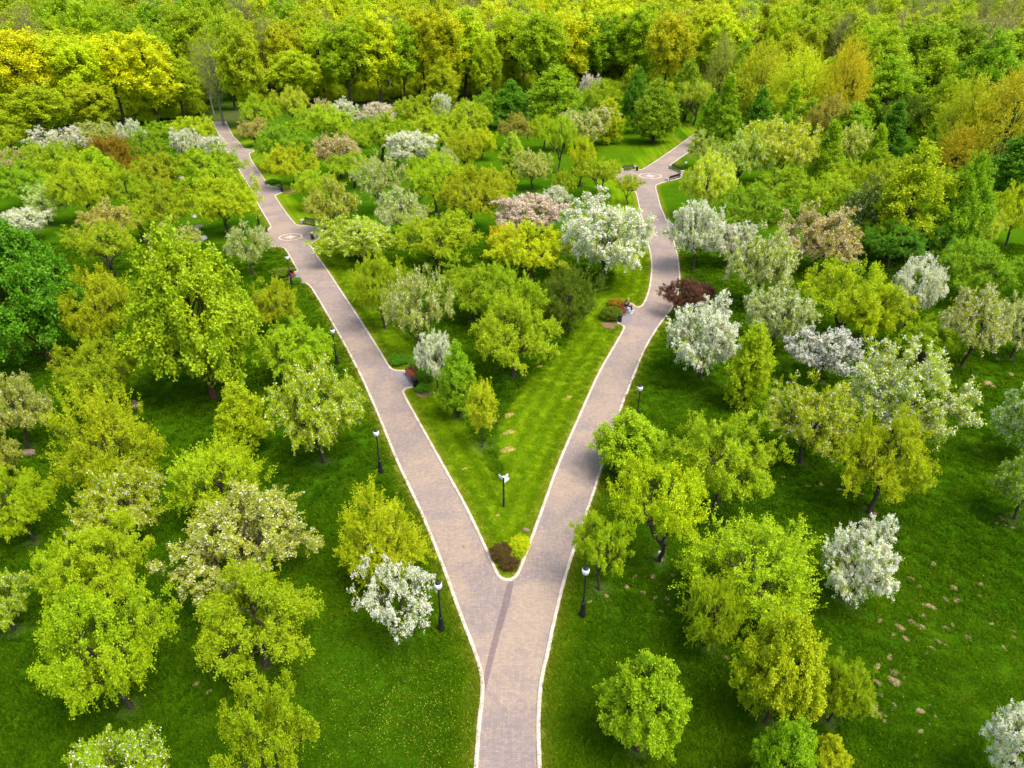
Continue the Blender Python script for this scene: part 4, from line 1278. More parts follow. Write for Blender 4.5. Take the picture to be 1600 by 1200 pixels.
for bx, by, yt, w, key, tint, label in FW:
    Pg, r, h = solve(bx, by, max(yt, -10), w, key)
    if yt < 12:
        h = min(h, 24)
    plant(Pg[0], Pg[1], r, min(h, 25), key, tint, label, None)
    FP.append((Pg[0], Pg[1], r))
rng = random.Random(5)
def edge_y(x):   # distance at which the closed forest starts
    return np.interp(x, [-300, -150, -95, -60, -40, 40, 70, 120, 160, 220, 400], [175, 180, 196, 226, 236, 240, 238, 215, 190, 195, 200])
cells = {}
for p in FP:
    cells.setdefault((int(p[0] // 8), int(p[1] // 8)), []).append(p)
cand = []
NEAR, FAR = [], []
for k in range(50000):
    y = 172 + 780 * rng.random() ** 1.25
    x = rng.uniform(-.80, .80) * (y + 25)
    if y < edge_y(x) + 8:
        continue
    sp = 10.0 if y < 420 else 13
    cx, cyy = int(x // 13), int(y // 13)
    ok = True
    for ax in (-1, 0, 1):
        for ay in (-1, 0, 1):
            for q in cells.get(('c', cx + ax, cyy + ay), ()):
                if (q[0] - x) ** 2 + (q[1] - y) ** 2 < sp * sp:
                    ok = False
    for q in FP:
        if (q[0] - x) ** 2 + (q[1] - y) ** 2 < 36:
            ok = False
            break
    # the track that goes on from the straight path
    if abs(x - (-70.5 - (y - 170) * .30)) < 4.0 and y < 260:
        ok = False
    if ok:
        cells.setdefault(('c', cx, cyy), []).append((x, y))
        cand.append((x, y))
cand.sort(key=lambda p: p[1] - edge_y(p[0]) * .6)
def forest_tint(x, y):
    n = math.sin(x * .021 + 1.1) * .5 + math.sin(x * .055 + y * .02) * .35 + math.sin(y * .045 + 2 + x * .01) * .3
    u = rng.random()
    if u < (.30 if x > 60 or y > 262 else .18):
        return 'gy', 'B'
    t = n + rng.uniform(-.7, .7)
    if t > .85:
        return ('ye' if rng.random() < .5 else 'og'), 'F'
    if t > .1:
        return 'fy', 'F'
    if t > -.25:
        return 'yg', 'F'
    if t > -.6:
        return 'ol', 'F'
    return ('lg' if rng.random() < .6 else 'mg'), 'F'
N_SINGLE = 235
rows_of = {}
ZONES = ((-999, -.62, 'behind the vivid yellow maples'), (-.62, -.36, 'above the end of the straight path'), (-.36, -.14, 'behind the golden maple row'), (-.14, .06, 'behind the tall maples in the middle'),
         (.06, .26, 'behind the far lawn'), (.26, .46, 'behind the golden feathery trees'), (.46, .62, 'above the shaded lawn'), (.62, 999, 'above the large golden-orange tree'))
for x, y in cand[:N_SINGLE]:
    tint, key = forest_tint(x, y)
    d = max(0, y - edge_y(x))
    r = rng.uniform(5.8, 8.8) * (.72 if key == 'B' else 1)
    h = min(30, rng.uniform(19.5, 24) + d * .12 + (2.0 if key == 'B' else 0))
    zn = [z[2] for z in ZONES if z[0] <= x / y < z[1]][0]
    row = 'just' if d < 26 else ('a little way' if d < 45 else ('farther' if d < 62 else 'deep'))
    lab = f"{'broad' if r > 6.8 else 'slender'} {TINT[tint][1]} {'twiggy ' if key == 'B' else ''}forest tree {row} {zn}"
    plant(x, y, r, h, key, tint, lab, 'forest trees: ' + lab)
# the far forest: one mass
far = cand[N_SINGLE:]
def far_mass(name, pts, src, zsc):
    n = len(pts)
    me = bpy.data.meshes.new(name)
    me.vertices.add(n)
    me.vertices.foreach_set('co', np.array([(p[0], p[1], float(rise(p[1]))) for p in pts], dtype=np.float32).ravel())
    a = me.attributes.new('tint', 'FLOAT_COLOR', 'POINT')
    a.data.foreach_set('color', np.array([(*p[2], 1.0) for p in pts], dtype=np.float32).ravel())
    a = me.attributes.new('rot', 'FLOAT_VECTOR', 'POINT')
    a.data.foreach_set('vector', np.array([(p[5] if len(p) > 5 else 0, 0, rng.uniform(0, 2 * PI)) for p in pts], dtype=np.float32).ravel())
    a = me.attributes.new('siz', 'FLOAT_VECTOR', 'POINT')
    a.data.foreach_set('vector', np.array([p[3] for p in pts], dtype=np.float32).ravel())
    a = me.attributes.new('pick', 'INT', 'POINT')
    a.data.foreach_set('value', np.array([p[4] for p in pts], dtype=np.int32))
    o = put(name, me)
    ng = bpy.data.node_groups.new(name, 'GeometryNodeTree')
    ng.interface.new_socket('Geometry', in_out='INPUT', socket_type='NodeSocketGeometry')
    ng.interface.new_socket('Geometry', in_out='OUTPUT', socket_type='NodeSocketGeometry')
    N = ng.nodes
    gi, go = N.new('NodeGroupInput'), N.new('NodeGroupOutput')
    g2i = N.new('GeometryNodeGeometryToInstance')
    for s in reversed(src):
        oi = N.new('GeometryNodeObjectInfo')
        oi.inputs['Object'].default_value = s
        oi.inputs['As Instance'].default_value = True
        ng.links.new(oi.outputs['Geometry'], g2i.inputs[0])
    # one pass per source, so that the pick is explicit
    join = N.new('GeometryNodeJoinGeometry')
    na = lambda nm, ty: (lambda q: (setattr(q, 'data_type', ty), q.inputs['Name'].__setattr__('default_value', nm), q)[2])(N.new('GeometryNodeInputNamedAttribute'))
    pick, rot, siz = na('pick', 'INT'), na('rot', 'FLOAT_VECTOR'), na('siz', 'FLOAT_VECTOR')
    for k, s in enumerate(src):
        oi = N.new('GeometryNodeObjectInfo')
        oi.inputs['Object'].default_value = s
        cmp_ = N.new('FunctionNodeCompare')
        cmp_.data_type = 'INT'
        cmp_.operation = 'EQUAL'
        ng.links.new(pick.outputs['Attribute'], cmp_.inputs['A'] if cmp_.inputs['A'].type == 'INT' else cmp_.inputs[2])
        cmp_.inputs[3].default_value = k
        iop = N.new('GeometryNodeInstanceOnPoints')
        ng.links.new(gi.outputs[0], iop.inputs['Points'])
        ng.links.new(cmp_.outputs['Result'], iop.inputs['Selection'])
        ng.links.new(oi.outputs['Geometry'], iop.inputs['Instance'])
        ng.links.new(rot.outputs['Attribute'], iop.inputs['Rotation'])
        ng.links.new(siz.outputs['Attribute'], iop.inputs['Scale'])
        ng.links.new(iop.outputs['Instances'], join.inputs[0])
    ng.links.new(join.outputs[0], go.inputs[0])
    N.remove(g2i)
    for nd in [q for q in N if q.bl_idname == 'GeometryNodeObjectInfo' and not q.outputs['Geometry'].links]:
        N.remove(nd)
    md = o.modifiers.new('scatter', 'NODES')
    md.node_group = ng
    return o
# combined far trees (trunk and foliage in one mesh) instanced over the far forest
def merged(name, m, keep=1.0):
    parts = []
    me = bpy.data.meshes.new(name)
    bm = bmesh.new()
    for k, part in enumerate(('trunk', 'foliage')):
        n0 = len(bm.faces)
        bm.from_mesh(m[part])
        bm.faces.ensure_lookup_table()
        for f in bm.faces[n0:]:
            f.material_index = k
    bm.to_mesh(me)
    bm.free()
    me.materials.append(m['trunk'].materials[0])
    me.materials.append(m['foliage'].materials[0])
    return bpy.data.objects.new(name, me)
src = [merged('far_tree', TREES['F'][q]) for q in (0, 3)] + [merged('far_bare_tree', TREES['B'][0])]
pts = []
for x, y in far:
    tint, key = forest_tint(x, y)
    rgb = TINT[tint][0]
    k = rng.uniform(.9, 1.1)
    rgb = (rgb[0] * k, rgb[1] * k, rgb[2] * k)
    s = rng.uniform(1.15, 1.6)
    pts.append((x, y, rgb, (s * 1.15, s * 1.15, rng.uniform(1.15, 1.4)), 2 if key == 'B' else rng.randrange(2)))
ff = far_mass('far_forest', pts, src, 1)
tag(ff, 'dense mass of yellow-green and olive treetops of the far forest', None, None, 'stuff')

# undergrowth and dry leaves under the forest wall: low bushes as one mass
ub = [merged('understory_bush', TREES['W'][q]) for q in (0,)]
upts = []
for k in range(1400):
    x = rng.uniform(-200, 240)
    y = edge_y(x) + rng.uniform(-10, 45)
    if abs(x - (-70.5 - (y - 170) * .30)) < 6.0:
        continue
    if -45 < x < 20 and y < edge_y(x) + 10 and rng.random() < .5:
        continue
    tint = rng.choice(['yg', 'lg', 'fy', 'fy'])
    s = rng.uniform(.4, .85)
    upts.append((x, y, TINT[tint][0], (s * 1.1, s * 1.1, s * rng.uniform(.5, 1.6)), 0))
ug = far_mass('forest_undergrowth', upts, ub, 1)
tag(ug, 'green undergrowth filling the space between the forest trunks', None, None, 'stuff')
# ------------------------------------------------------------------ grass tufts and flowers
def tuft_mesh(seed, n=26, hgt=.13, wid=.022, rad=.16):
    r_ = np.random.default_rng(seed)
    a = r_.uniform(0, 2 * PI, n)
    d = np.sqrt(r_.random(n)) * rad
    base = np.column_stack([np.cos(a) * d, np.sin(a) * d, np.zeros(n)])
    az = r_.uniform(0, 2 * PI, n)
    lean = r_.uniform(.25, .9, n)
    H = hgt * r_.uniform(.5, 1.2, n)
    dr = np.column_stack([np.cos(az) * lean, np.sin(az) * lean, np.ones(n)])
    sd = np.column_stack([-np.sin(az), np.cos(az), 0 * az]) * wid / 2
    p0, p1 = base - sd, base + sd
    mid = base + dr * (H * .6)[:, None]
    tip = base + dr * H[:, None] + np.column_stack([np.cos(az), np.sin(az), 0 * az - .4]) * (H * .3)[:, None]
    V = np.stack([p0, p1, mid + sd * .7, mid - sd * .7, tip], 1).reshape(-1, 3)
    q = np.arange(n) * 5
    F = np.concatenate([np.column_stack([q, q + 1, q + 2]), np.column_stack([q, q + 2, q + 3]), np.column_stack([q + 3, q + 2, q + 4])])
    vv = np.tile(r_.random(n), 3)
    return fast_mesh('tuft', V, F, [M['tuft']], attrs={'v': vv})
tsrc = [bpy.data.objects.new('grass_tuft', tuft_mesh(s)) for s in range(3)]
nr = np.random.default_rng(3)
def scatter_pts(n, ymax):
    y = 15 + (ymax - 15) * nr.random(n) ** 1.35
    x = nr.uniform(-.80, .80, n) * (y + 14)
    Q = np.column_stack([x, y])
    Q = Q[~in_poly(Q, path_poly)]
    dd = np.minimum(np.minimum(dist_to(Q, EDGES[0])[0], dist_to(Q, EDGES[1])[0]), dist_to(Q, EDGES[2])[0])
    Q = Q[dd > .34]
    d2 = np.full(len(Q), 9.0)
    for q in OA:
        d2 = np.minimum(d2, np.hypot(Q[:, 0] - q[0], Q[:, 1] - q[1]))
    return Q[d2 > .5 + .3 * nr.random(len(Q))]
Q = scatter_pts(95000, 90)
mw, st, ed, _ = lawn_attrs(Q)
def wnoise(P, s):
    x, y = P[:, 0] * s, P[:, 1] * s
    return .5 + .25 * (np.sin(x * 1.7 + y * .9 + 1) * np.cos(y * 1.3 - x * .6) + np.sin(x * .7 - y * 2.1 + 3) * np.cos(x * 1.9 + .5))
g = np.clip(wnoise(Q, .16) * .6 + wnoise(Q, .9) * .5 + nr.normal(0, .22, len(Q)), 0, 1)[:, None]
base = (1 - g) * np.array([.027, .095, .002]) + g * np.array([.098, .195, .004])
m_ = (mw * .95)[:, None]
ss = (st * .7 + nr.random(len(Q)) * .3)[:, None]
base = base * (1 - m_) + m_ * ((1 - ss) * np.array([.105, .215, .003]) + ss * np.array([.205, .325, .005]))
e_ = (ed * nr.random(len(Q)) * .8)[:, None]
base = base * (1 - e_) + e_ * np.array([.23, .23, .02])
zz = .95 - .55 * mw
rng = random.Random(9)
pts = [(q[0], q[1], tuple(c), (s, s, s * z), rng.randrange(3)) for q, c, z, s in zip(Q.tolist(), base.tolist(), zz.tolist(), (nr.uniform(.7, 1.5, len(Q)) * (1 + Q[:, 1] / 90)).tolist())]
gt = far_mass('grass', pts, tsrc, 1)
tag(gt, 'short green grass with blades covering the lawns', None, None, 'stuff')

# dandelions and daisies: one mass of small flower heads
def flowers(n, cx, cy_, sx, sy):
    return np.column_stack([nr.normal(cx, sx, n), nr.normal(cy_, sy, n)])
c1, c2, c3 = G(600, 1130), G(1500, 1000), G(960, 950)
Q = np.concatenate([flowers(2300, c1[0], c1[1], 3.0, 2.3), flowers(700, c2[0], c2[1], 11, 9), flowers(600, c3[0], c3[1], 5, 4), flowers(500, G(400, 1000)[0], G(400, 1000)[1], 9, 4),
                    flowers(350, G(800, 690)[0], G(800, 690)[1], 2.0, 4), scatter_pts(1800, 80)])
Q = Q[~in_poly(Q, path_poly)]
dd = np.minimum(np.minimum(dist_to(Q, EDGES[0])[0], dist_to(Q, EDGES[1])[0]), dist_to(Q, EDGES[2])[0])
Q = Q[dd > .4]
Q = Q[wnoise(Q, 1.1) * .6 + wnoise(Q, .35) * .5 + nr.random(len(Q)) * .45 > .72]
a = np.arange(6) * PI / 3
rad = nr.uniform(.008, .019, len(Q))
V = np.zeros((len(Q), 6, 3))
V[:, :, 0] = Q[:, None, 0] + np.cos(a)[None] * rad[:, None]
V[:, :, 1] = Q[:, None, 1] + np.sin(a)[None] * rad[:, None]
V[:, :, 2] = nr.uniform(.13, .22, len(Q))[:, None] + np.cos(a)[None] * .006
put('dandelions', fast_mesh('dandelions', V.reshape(-1, 3), np.arange(len(Q) * 6).reshape(-1, 6), [M['dandelion']]), kind='stuff', label='small pale yellow dandelion and daisy heads sprinkled in the grass')

# ------------------------------------------------------------------ molehills and dry patches
def mound_mesh(seed, mat):
    r_ = np.random.default_rng(seed)
    rings, seg = 6, 16
    ph = r_.uniform(0, 6.28, 3)
    V = [(0, 0, .17)]
    for i in range(1, rings + 1):
        for k in range(seg):
            th = 2 * PI * k / seg
            rr = i / rings * .5 * (1 + .18 * math.sin(2 * th + ph[0]) + .12 * math.sin(3 * th + ph[1]) + r_.normal(0, .03))
            z = .17 * math.cos(min(1, i / rings) * PI / 2) ** 1.2 + r_.normal(0, .012) * (i < rings) - (.03 if i == rings else 0)
            V.append((rr * math.cos(th), rr * math.sin(th), z))
    bm = bmesh.new()
    vs_ = [bm.verts.new(v) for v in V]
    for k in range(seg):
        bm.faces.new((vs_[0], vs_[1 + k], vs_[1 + (k + 1) % seg]))
    for i in range(rings - 1):
        for k in range(seg):
            a0, b0 = 1 + i * seg, 1 + (i + 1) * seg
            bm.faces.new((vs_[a0 + k], vs_[b0 + k], vs_[b0 + (k + 1) % seg], vs_[a0 + (k + 1) % seg]))
    for f in bm.faces:
        f.smooth = True
    me = bpy.data.meshes.new('molehill')
    bm.to_mesh(me)
    bm.free()
    me.materials.append(mat)
    return me
mounds = [mound_mesh(s, M['soil']) for s in range(4)]
patch = [mound_mesh(10 + s, M['straw']) for s in range(2)]
MH = {
 'sandy molehill on the lawn beside the umbrella-shaped white apple tree': [(1458, 881, 9), (1424, 905, 11), (1436, 917, 9), (1490, 919, 13), (1532, 914, 11), (1530, 932, 9), (1478, 938, 11), (1496, 939, 14), (1452, 948, 15), (1441, 962, 13), (1423, 972, 12), (1437, 979, 14), (1407, 982, 15),
   (1478, 983, 12), (1488, 977, 8), (1415, 998, 9), (1465, 1003, 11), (1475, 1007, 9), (1457, 1014, 9), (1447, 1022, 8), (1512, 997, 13), (1375, 970, 8), (1396, 992, 8), (1568, 1012, 8), (1549, 975, 7), (1583, 987, 7), (1583, 996, 8), (1557, 956, 6), (1362, 884, 7), (1384, 918, 8)],
 'sandy molehill on the lawn below the yellow-green apple tree of the maple group': [(1390, 1028, 12), (1370, 1042, 14), (1397, 1051, 15), (1411, 1059, 10), (1397, 1066, 22), (1370, 1067, 15), (1375, 1087, 11), (1362, 1108, 26), (1377, 1117, 14), (1397, 1103, 10), (1393, 1110, 9), (1380, 1127, 9),
   (1437, 1112, 15), (1461, 1120, 11), (1452, 1103, 7), (1451, 1133, 9), (1438, 1144, 11), (1475, 1127, 7), (1430, 1182, 9), (1135, 1028, 9)],
 'small molehill on the far lawn beside the pale green flowering trees': [(1564, 811, 11), (1556, 818, 8), (1570, 821, 8), (1582, 825, 9), (1526, 590, 8), (1543, 599, 14), (1552, 604, 8), (1580, 585, 9), (1558, 561, 8), (1508, 553, 6), (1503, 688, 6), (1530, 706, 6), (1368, 803, 8)],
 'small molehill on the lawn under the gnarled apple tree': [(992, 901, 8), (1020, 901, 9), (1051, 899, 7), (979, 917, 8), (1005, 927, 10), (1024, 934, 8), (1042, 936, 8), (948, 932, 9), (921, 941, 7), (1044, 946, 7), (1033, 956, 8), (1081, 940, 7)],
 'small molehill on the shaded lawn between the broad apple tree and the golden-olive one': [(1224, 746, 8), (1282, 757, 8), (1310, 765, 9), (1329, 754, 9), (1262, 760, 6), (1346, 772, 7)],
 'small molehill on the lawn among the yellow-green apple trees of the straight path': [(241, 749, 12), (307, 1069, 10), (326, 1082, 9), (589, 1042, 8), (255, 972, 9), (725, 855, 6)],
}
for lab0, pts in MH.items():
    for px, py, w in pts:
        lab = ('large ' if w >= 13 else 'medium-sized ' if w >= 10 else 'little ') + lab0.replace('small ', '')
        p = G(px, py)
        dep = proj((p[0], p[1], 0))[2]
        s = w / FPX * dep * rng.uniform(1.0, 1.25)
        o = put('molehill', mounds[rng.randrange(4)], None, (p[0], p[1], .05), rng.uniform(0, 6.28), label=lab, cat='molehill', group='molehills: ' + lab)
        o.scale = (s, s * rng.uniform(.7, .9), min(1.1, s * rng.uniform(.6, .9)))
for px, py, w, lab in [(795, 649, 17, 'topmost straw-coloured dry patch of the four inside the fork'), (770, 660, 18, 'straw-coloured dry patch next to the thin young tree inside the fork'), (795, 676, 19, 'middle straw-coloured dry patch inside the fork'),
                       (793, 703, 22, 'lowest straw-coloured dry patch inside the fork, above the signpost'), (843, 573, 10, 'small dry patch beside the trunk of the wide bright green apple tree'), (726, 733, 8, 'small bright dry spot between the straight path and the signpost'),
                       (777, 806, 8, 'small dry spot just below the signpost'), (889, 621, 11, 'dry yellow spot in the mown strip of the fork')]:
    p = G(px, py)
    dep = proj((p[0], p[1], 0))[2]
    s = w / FPX * dep
    o = put('dry_patch', patch[rng.randrange(2)], None, (p[0], p[1], .05), rng.uniform(0, .6), label=lab, cat='dry patch')
    o.scale = (s * 1.1, s * .8, .35)

# ------------------------------------------------------------------ rocks
def rock_mesh(seed, mat):
    r_ = np.random.default_rng(seed)
    bm = bmesh.new()
    bmesh.ops.create_icosphere(bm, subdivisions=3, radius=.5)
    pl = [(unit(r_.normal(size=3)), r_.uniform(.26, .42)) for _ in range(11)]
    for v in bm.verts:
        c = np.array(v.co)
        for n_, d_ in pl:
            e = c @ n_ - d_
            if e > 0:
                c = c - n_ * e * .92
        c += unit(c) * (math.sin(c[0] * 19 + seed) * math.sin(c[1] * 23) * .012)
        v.co = c
    me = bpy.data.meshes.new('boulder')
    bm.to_mesh(me)
    bm.free()
    me.materials.append(mat)
    return me
for px, py, w, hz_, mt, lab in [(309, 359, 24, .55, 'rock', 'long flat grey boulder under the drooping yellow-green apple tree'), (304, 340, 11, .7, 'rock_pale', 'small round pale boulder beside the long flat grey one'),
                                (319, 375, 15, .7, 'rock_pale', 'pale blue-grey boulder at the top of the big round maple'), (327, 384, 8, .6, 'rock', 'small brownish stone touching the pale blue-grey boulder'), (351, 485, 19, .45, 'rock_pale', 'pale flat boulder on the grass beside the crown of the big maple'),
                                (349, 512, 7, .5, 'rock_pale', 'small pale stone below the flat one beside the big maple'), (215, 638, 24, .9, 'rock_brown', 'pointed brown boulder between the olive apple trees and the big maple trunk'),
                                (47, 710, 26, .5, 'rock_brown', 'flat brown boulder above the yellow-green apple tree at the edge'), (283, 280, 14, .6, 'rock', 'far grey boulder between the olive-gold and the yellow-green apple tree'),
                                (288, 294, 13, .5, 'rock_brown', 'far flat brown boulder beside the golden-green apple tree'), (822, 829, 14, .4, 'rock_brown', 'sandy flat stone beside the yellow ball shrub at the fork'),
                                (165, 282, 9, .6, 'rock_pale', 'pale stone half hidden beyond the small bright maple')]:
    p = G(px, py)
    dep = proj((p[0], p[1], 0))[2]
    s = w / FPX * dep
    o = put('boulder', rock_mesh(px, M[mt]), None, (p[0], p[1], s * hz_ * .22), rng.uniform(-.3, .3), label=lab, cat='boulder')
    o.scale = (s, s * .7, s * hz_)

# mulch rings round the bench shrubs
for px, py, w, lab in [(661, 617, 22, 'bare soil ring under the small shrub below the red bench'), (952, 509, 26, 'bare soil under the dark shrub behind the bench with people'), (452, 300, 22, 'bare soil strip beside the dark bench')]:
    p = G(px, py)
    dep = proj((p[0], p[1], 0))[2]
    s = w / FPX * dep
    a = np.linspace(0, 2 * PI, 22, endpoint=False)
    rr = s / 2 * (1 + .15 * np.sin(3 * a) + .1 * np.sin(5 * a + 1))
    V = np.column_stack([p[0] + rr * np.cos(a), p[1] + rr * .9 * np.sin(a), 0 * a + .075])
    put('soil_bed', fast_mesh('soil_bed', V, np.arange(22)[None], [M['mulch']]), kind='structure')

# ------------------------------------------------------------------ lamps
def make_lamp():
    t = empty('street_lamp', (0, 0, 0), cat='street lamp', group='black lamp posts along the park paths')
    MB().lathe([(.22, -.05), (.22, .06), (.19, .10), (.185, .16), (.20, .19), (.165, .26), (.145, .62), (.125, .90), (.135, .93), (.135, .98), (.10, 1.02), (.085, 1.10)], 18).build('base', M['black'], t)
    MB().lathe([(.062, 1.05), (.06, 1.3), (.075, 1.33), (.075, 1.37), (.055, 1.40), (.042, 2.9), (.06, 2.93), (.06, 2.97), (.035, 3.0), (.035, 3.08), (.11, 3.14), (.11, 3.16)], 14).build('pole', M['black'], t)
    MB().lathe([(.10, 3.14), (.17, 3.24), (.21, 3.40), (.20, 3.52), (.15, 3.56)], 16).build('lamp_glass', M['lamp_glass'], t)
    cap = MB().lathe([(.155, 3.555), (.165, 3.57), (.14, 3.62), (.08, 3.68), (.035, 3.72), (.03, 3.75), (.045, 3.78), (.0, 3.82)], 16).build('lamp_cap', M['black'], t)
    for k in range(4):
        a = k * PI / 2 + PI / 4
        c_, s_ = math.cos(a), math.sin(a)
        MB().tube([(.11 * c_, .11 * s_, 3.15), (.213 * c_, .213 * s_, 3.40), (.155 * c_, .155 * s_, 3.565)], [.008] * 3, 5).build('glass_rib', M['black'], t)
    return t
lamp0 = make_lamp()
for k, (px, py, lab) in enumerate([(690, 985, 'black lamp post beside the white blossoming tree with open boughs'), (910, 962, 'black lamp post under the leaning apple tree by the curving path'), (595, 738, 'black lamp post on the grass halfway between the fork and the red bench'),
                                   (994, 664, 'black lamp post rising behind the round bright green tree by the curving path'), (527, 569, 'black lamp post beside the bright green apple tree opposite the red bench'), (456, 446, 'black lamp post in front of the small red bench'),
                                   (405, 352, 'black lamp post just before the medallion of the straight path'), (361, 266, 'black lamp post by the drooping apple trees at the upper straight path'), (1068, 284, 'black lamp post beside the long benches at the medallion of the curving path'),
                                   (354, 249, 'black lamp post touching the white tree at the far end of the straight path')]):
    p = G(px, py)
    o = lamp0 if k == 0 else copy_thing(lamp0)
    o['label'] = lab
    o.location = (p[0], p[1], 0)
    o.rotation_euler.z = k * .4

# ------------------------------------------------------------------ signpost with two white pointing boards
p = G(787, 792)
t = empty('signpost', (p[0], p[1], 0), label='black signpost with white boards pointing along both paths', cat='signpost')
MB().lathe([(.09, -.05), (.09, .05), (.065, .08), (.065, .55), (.078, .57), (.078, .66), (.06, .68), (.06, 2.42), (.07, 2.44), (.07, 2.50)], 14).build('post', M['black'], t)
MB().lathe([(.085, 2.50), (.09, 2.53), (.085, 2.56), (.0, 2.60)], 14).build('cap', M['sign_white'], t)
def board(ang, L, z):
    bm = bmesh.new()
    h2 = .11
    out = [(.07, -h2), (L - .10, -h2), (L, 0), (L - .10, h2), (.07, h2)]
    v0 = [bm.verts.new((x, -.014, zz_)) for x, zz_ in out]
    v1 = [bm.verts.new((x, .014, zz_)) for x, zz_ in out]
    bm.faces.new(v0)
    bm.faces.new(v1[::-1])
    for q in range(5):
        bm.faces.new((v0[q], v1[q], v1[(q + 1) % 5], v0[(q + 1) % 5]))
    bmesh.ops.recalc_face_normals(bm, faces=bm.faces[:])
    me = bpy.data.meshes.new('board')
    bm.to_mesh(me)
    bm.free()
    me.materials.append(M['sign_white'])
    put('board', me, t, (0, 0, z), ang)
board(R(58), .62, 2.34)
board(R(50), .60, 2.08)
board(R(125), .62, 2.30)

# ------------------------------------------------------------------ benches and bins
def make_bench(L, wood, label, dark=False):
    t = empty('park_bench', (0, 0, 0), label=label, cat='bench', group='benches along the park paths')
    pl = MB().box((0, 0, 0), (L, .085, .035), bevel=.006).mesh('plank', M[wood])
    for k in range(5):
        put('plank', pl, t, (0, .02 + k * .10, .45 - .008 * k))
    for k in range(4):
        o = put('plank', pl, t, (0, .50 + .035 * k, .56 + .105 * k))
        o.rotation_euler = (R(72), 0, 0)
    n = 2 if L < 3 else 3
    for q in range(n):
        x = -L / 2 + .2 + q * (L - .4) / (n - 1)
        mb = MB()
        mb.tube([(x, -.02, 0), (x, .0, .22), (x, .04, .42)], [.03, .022, .025], 8)
        mb.tube([(x, .56, 0), (x, .46, .22), (x, .47, .44), (x, .56, .66), (x, .64, .93)], [.03, .022, .025, .022, .02], 8)
        mb.tube([(x, .02, .415), (x, .25, .40), (x, .47, .41)], [.022] * 3, 6)
        mb.tube([(x, .02, .42), (x, -.02, .60), (x, .12, .67), (x, .42, .66), (x, .56, .66)], [.018] * 5, 6)
        mb.build('leg_frame', M['black'], t)
    return t
def place_line(o, a, b, back_side):
    """front of the bench faces away from back_side; a, b: pixel points of its ends on the ground"""
    pa, pb = G(*a), G(*b)
    m = (pa + pb) / 2
    d = pb - pa
    ang = math.atan2(d[1], d[0])
    nrm = np.array([-math.sin(ang), math.cos(ang)])
    bs = G(*back_side) - m
    if nrm @ bs < 0:
        ang += PI
    o.location = (m[0], m[1], Z_PATH)
    o.rotation_euler.z = ang
    return ang
b1 = make_bench(2.0, 'redwood', 'red-brown bench in the paved bay opposite the lamp on the straight path')
place_line(b1, (632, 583), (645, 602), (660, 585))
b2 = make_bench(2.0, 'redwood', 'red-brown bench with people sitting in the bay of the curving path')
place_line(b2, (972, 500), (988, 478), (955, 480))
b3 = make_bench(1.8, 'redwood', 'small red-brown bench behind the lamp post in the bay of the straight path')
place_line(b3, (458, 427), (465, 441), (440, 440))
b4 = make_bench(1.8, 'darkwood', 'dark bench in the bay near the upper straight path')
place_line(b4, (433, 294), (439, 299), (455, 285))
b5 = make_bench(1.8, 'darkwood', 'dark bench hidden under the white tree in the bay of the curving path')
place_line(b5, (1050, 352), (1053, 369), (1075, 360))
for a, b, bs, L, lab in [((1046, 264), (1062, 271), (1060, 255), 4.0, 'long dark bench on the upper side of the curving path medallion'), ((1040, 283), (1060, 277), (1060, 300), 3.6, 'long dark bench on the lower side of the curving path medallion'),
                         ((476, 351), (497, 355), (485, 335), 3.4, 'long dark bench with pale end block behind the medallion of the straight path'), ((975, 268), (991, 265), (980, 255), 3.0, 'dark bench beside the bin across the curving path medallion'),
                         ((505, 361), (498, 371), (520, 372), 2.6, 'dark bench half hidden by leaves at the medallion of the straight path')]:
    o = make_bench(L, 'darkwood', lab)
    ang = place_line(o, a, b, bs)
    pa, pb = G(*a), G(*b)
    for q, e in enumerate((1, -1)):
        MB().box((e * (L / 2 + .28), .28, .28), (.42, .62, .58), bevel=.03).build('end_block', M['stone'], o)
def make_bin():
    t = empty('litter_bin', (0, 0, 0), cat='litter bin', group='black litter bins beside the benches')
    MB().lathe([(.20, 0), (.22, .02), (.235, .35), (.25, .68), (.27, .70), (.27, .74)], 16).build('body', M['black'], t)
    MB().lathe([(.245, .745), (.25, .77), (.20, .80), (.0, .815)], 16).build('lid', M['darkwood'], t)
    return t
bin0 = make_bin()
for k, (px, py, lab) in enumerate([(649, 604, 'black litter bin at the near end of the red-brown bench'), (968, 503, 'black litter bin at the near end of the bench with people'), (457, 431, 'black litter bin behind the lamp at the small red-brown bench'),
                                   (416, 363, 'black litter bin at the corner of the straight path medallion'), (489, 374, 'black litter bin at the kerb across the straight path medallion'), (995, 267, 'black litter bin beside the dark bench of the curving path medallion'), (441, 300, 'black litter bin next to the dark bench on soil')]):
    p = G(px, py)
    o = bin0 if k == 0 else copy_thing(bin0)
    o['label'] = lab
    o.location = (p[0], p[1], Z_PATH if k in (0, 1, 4, 5) else .02)

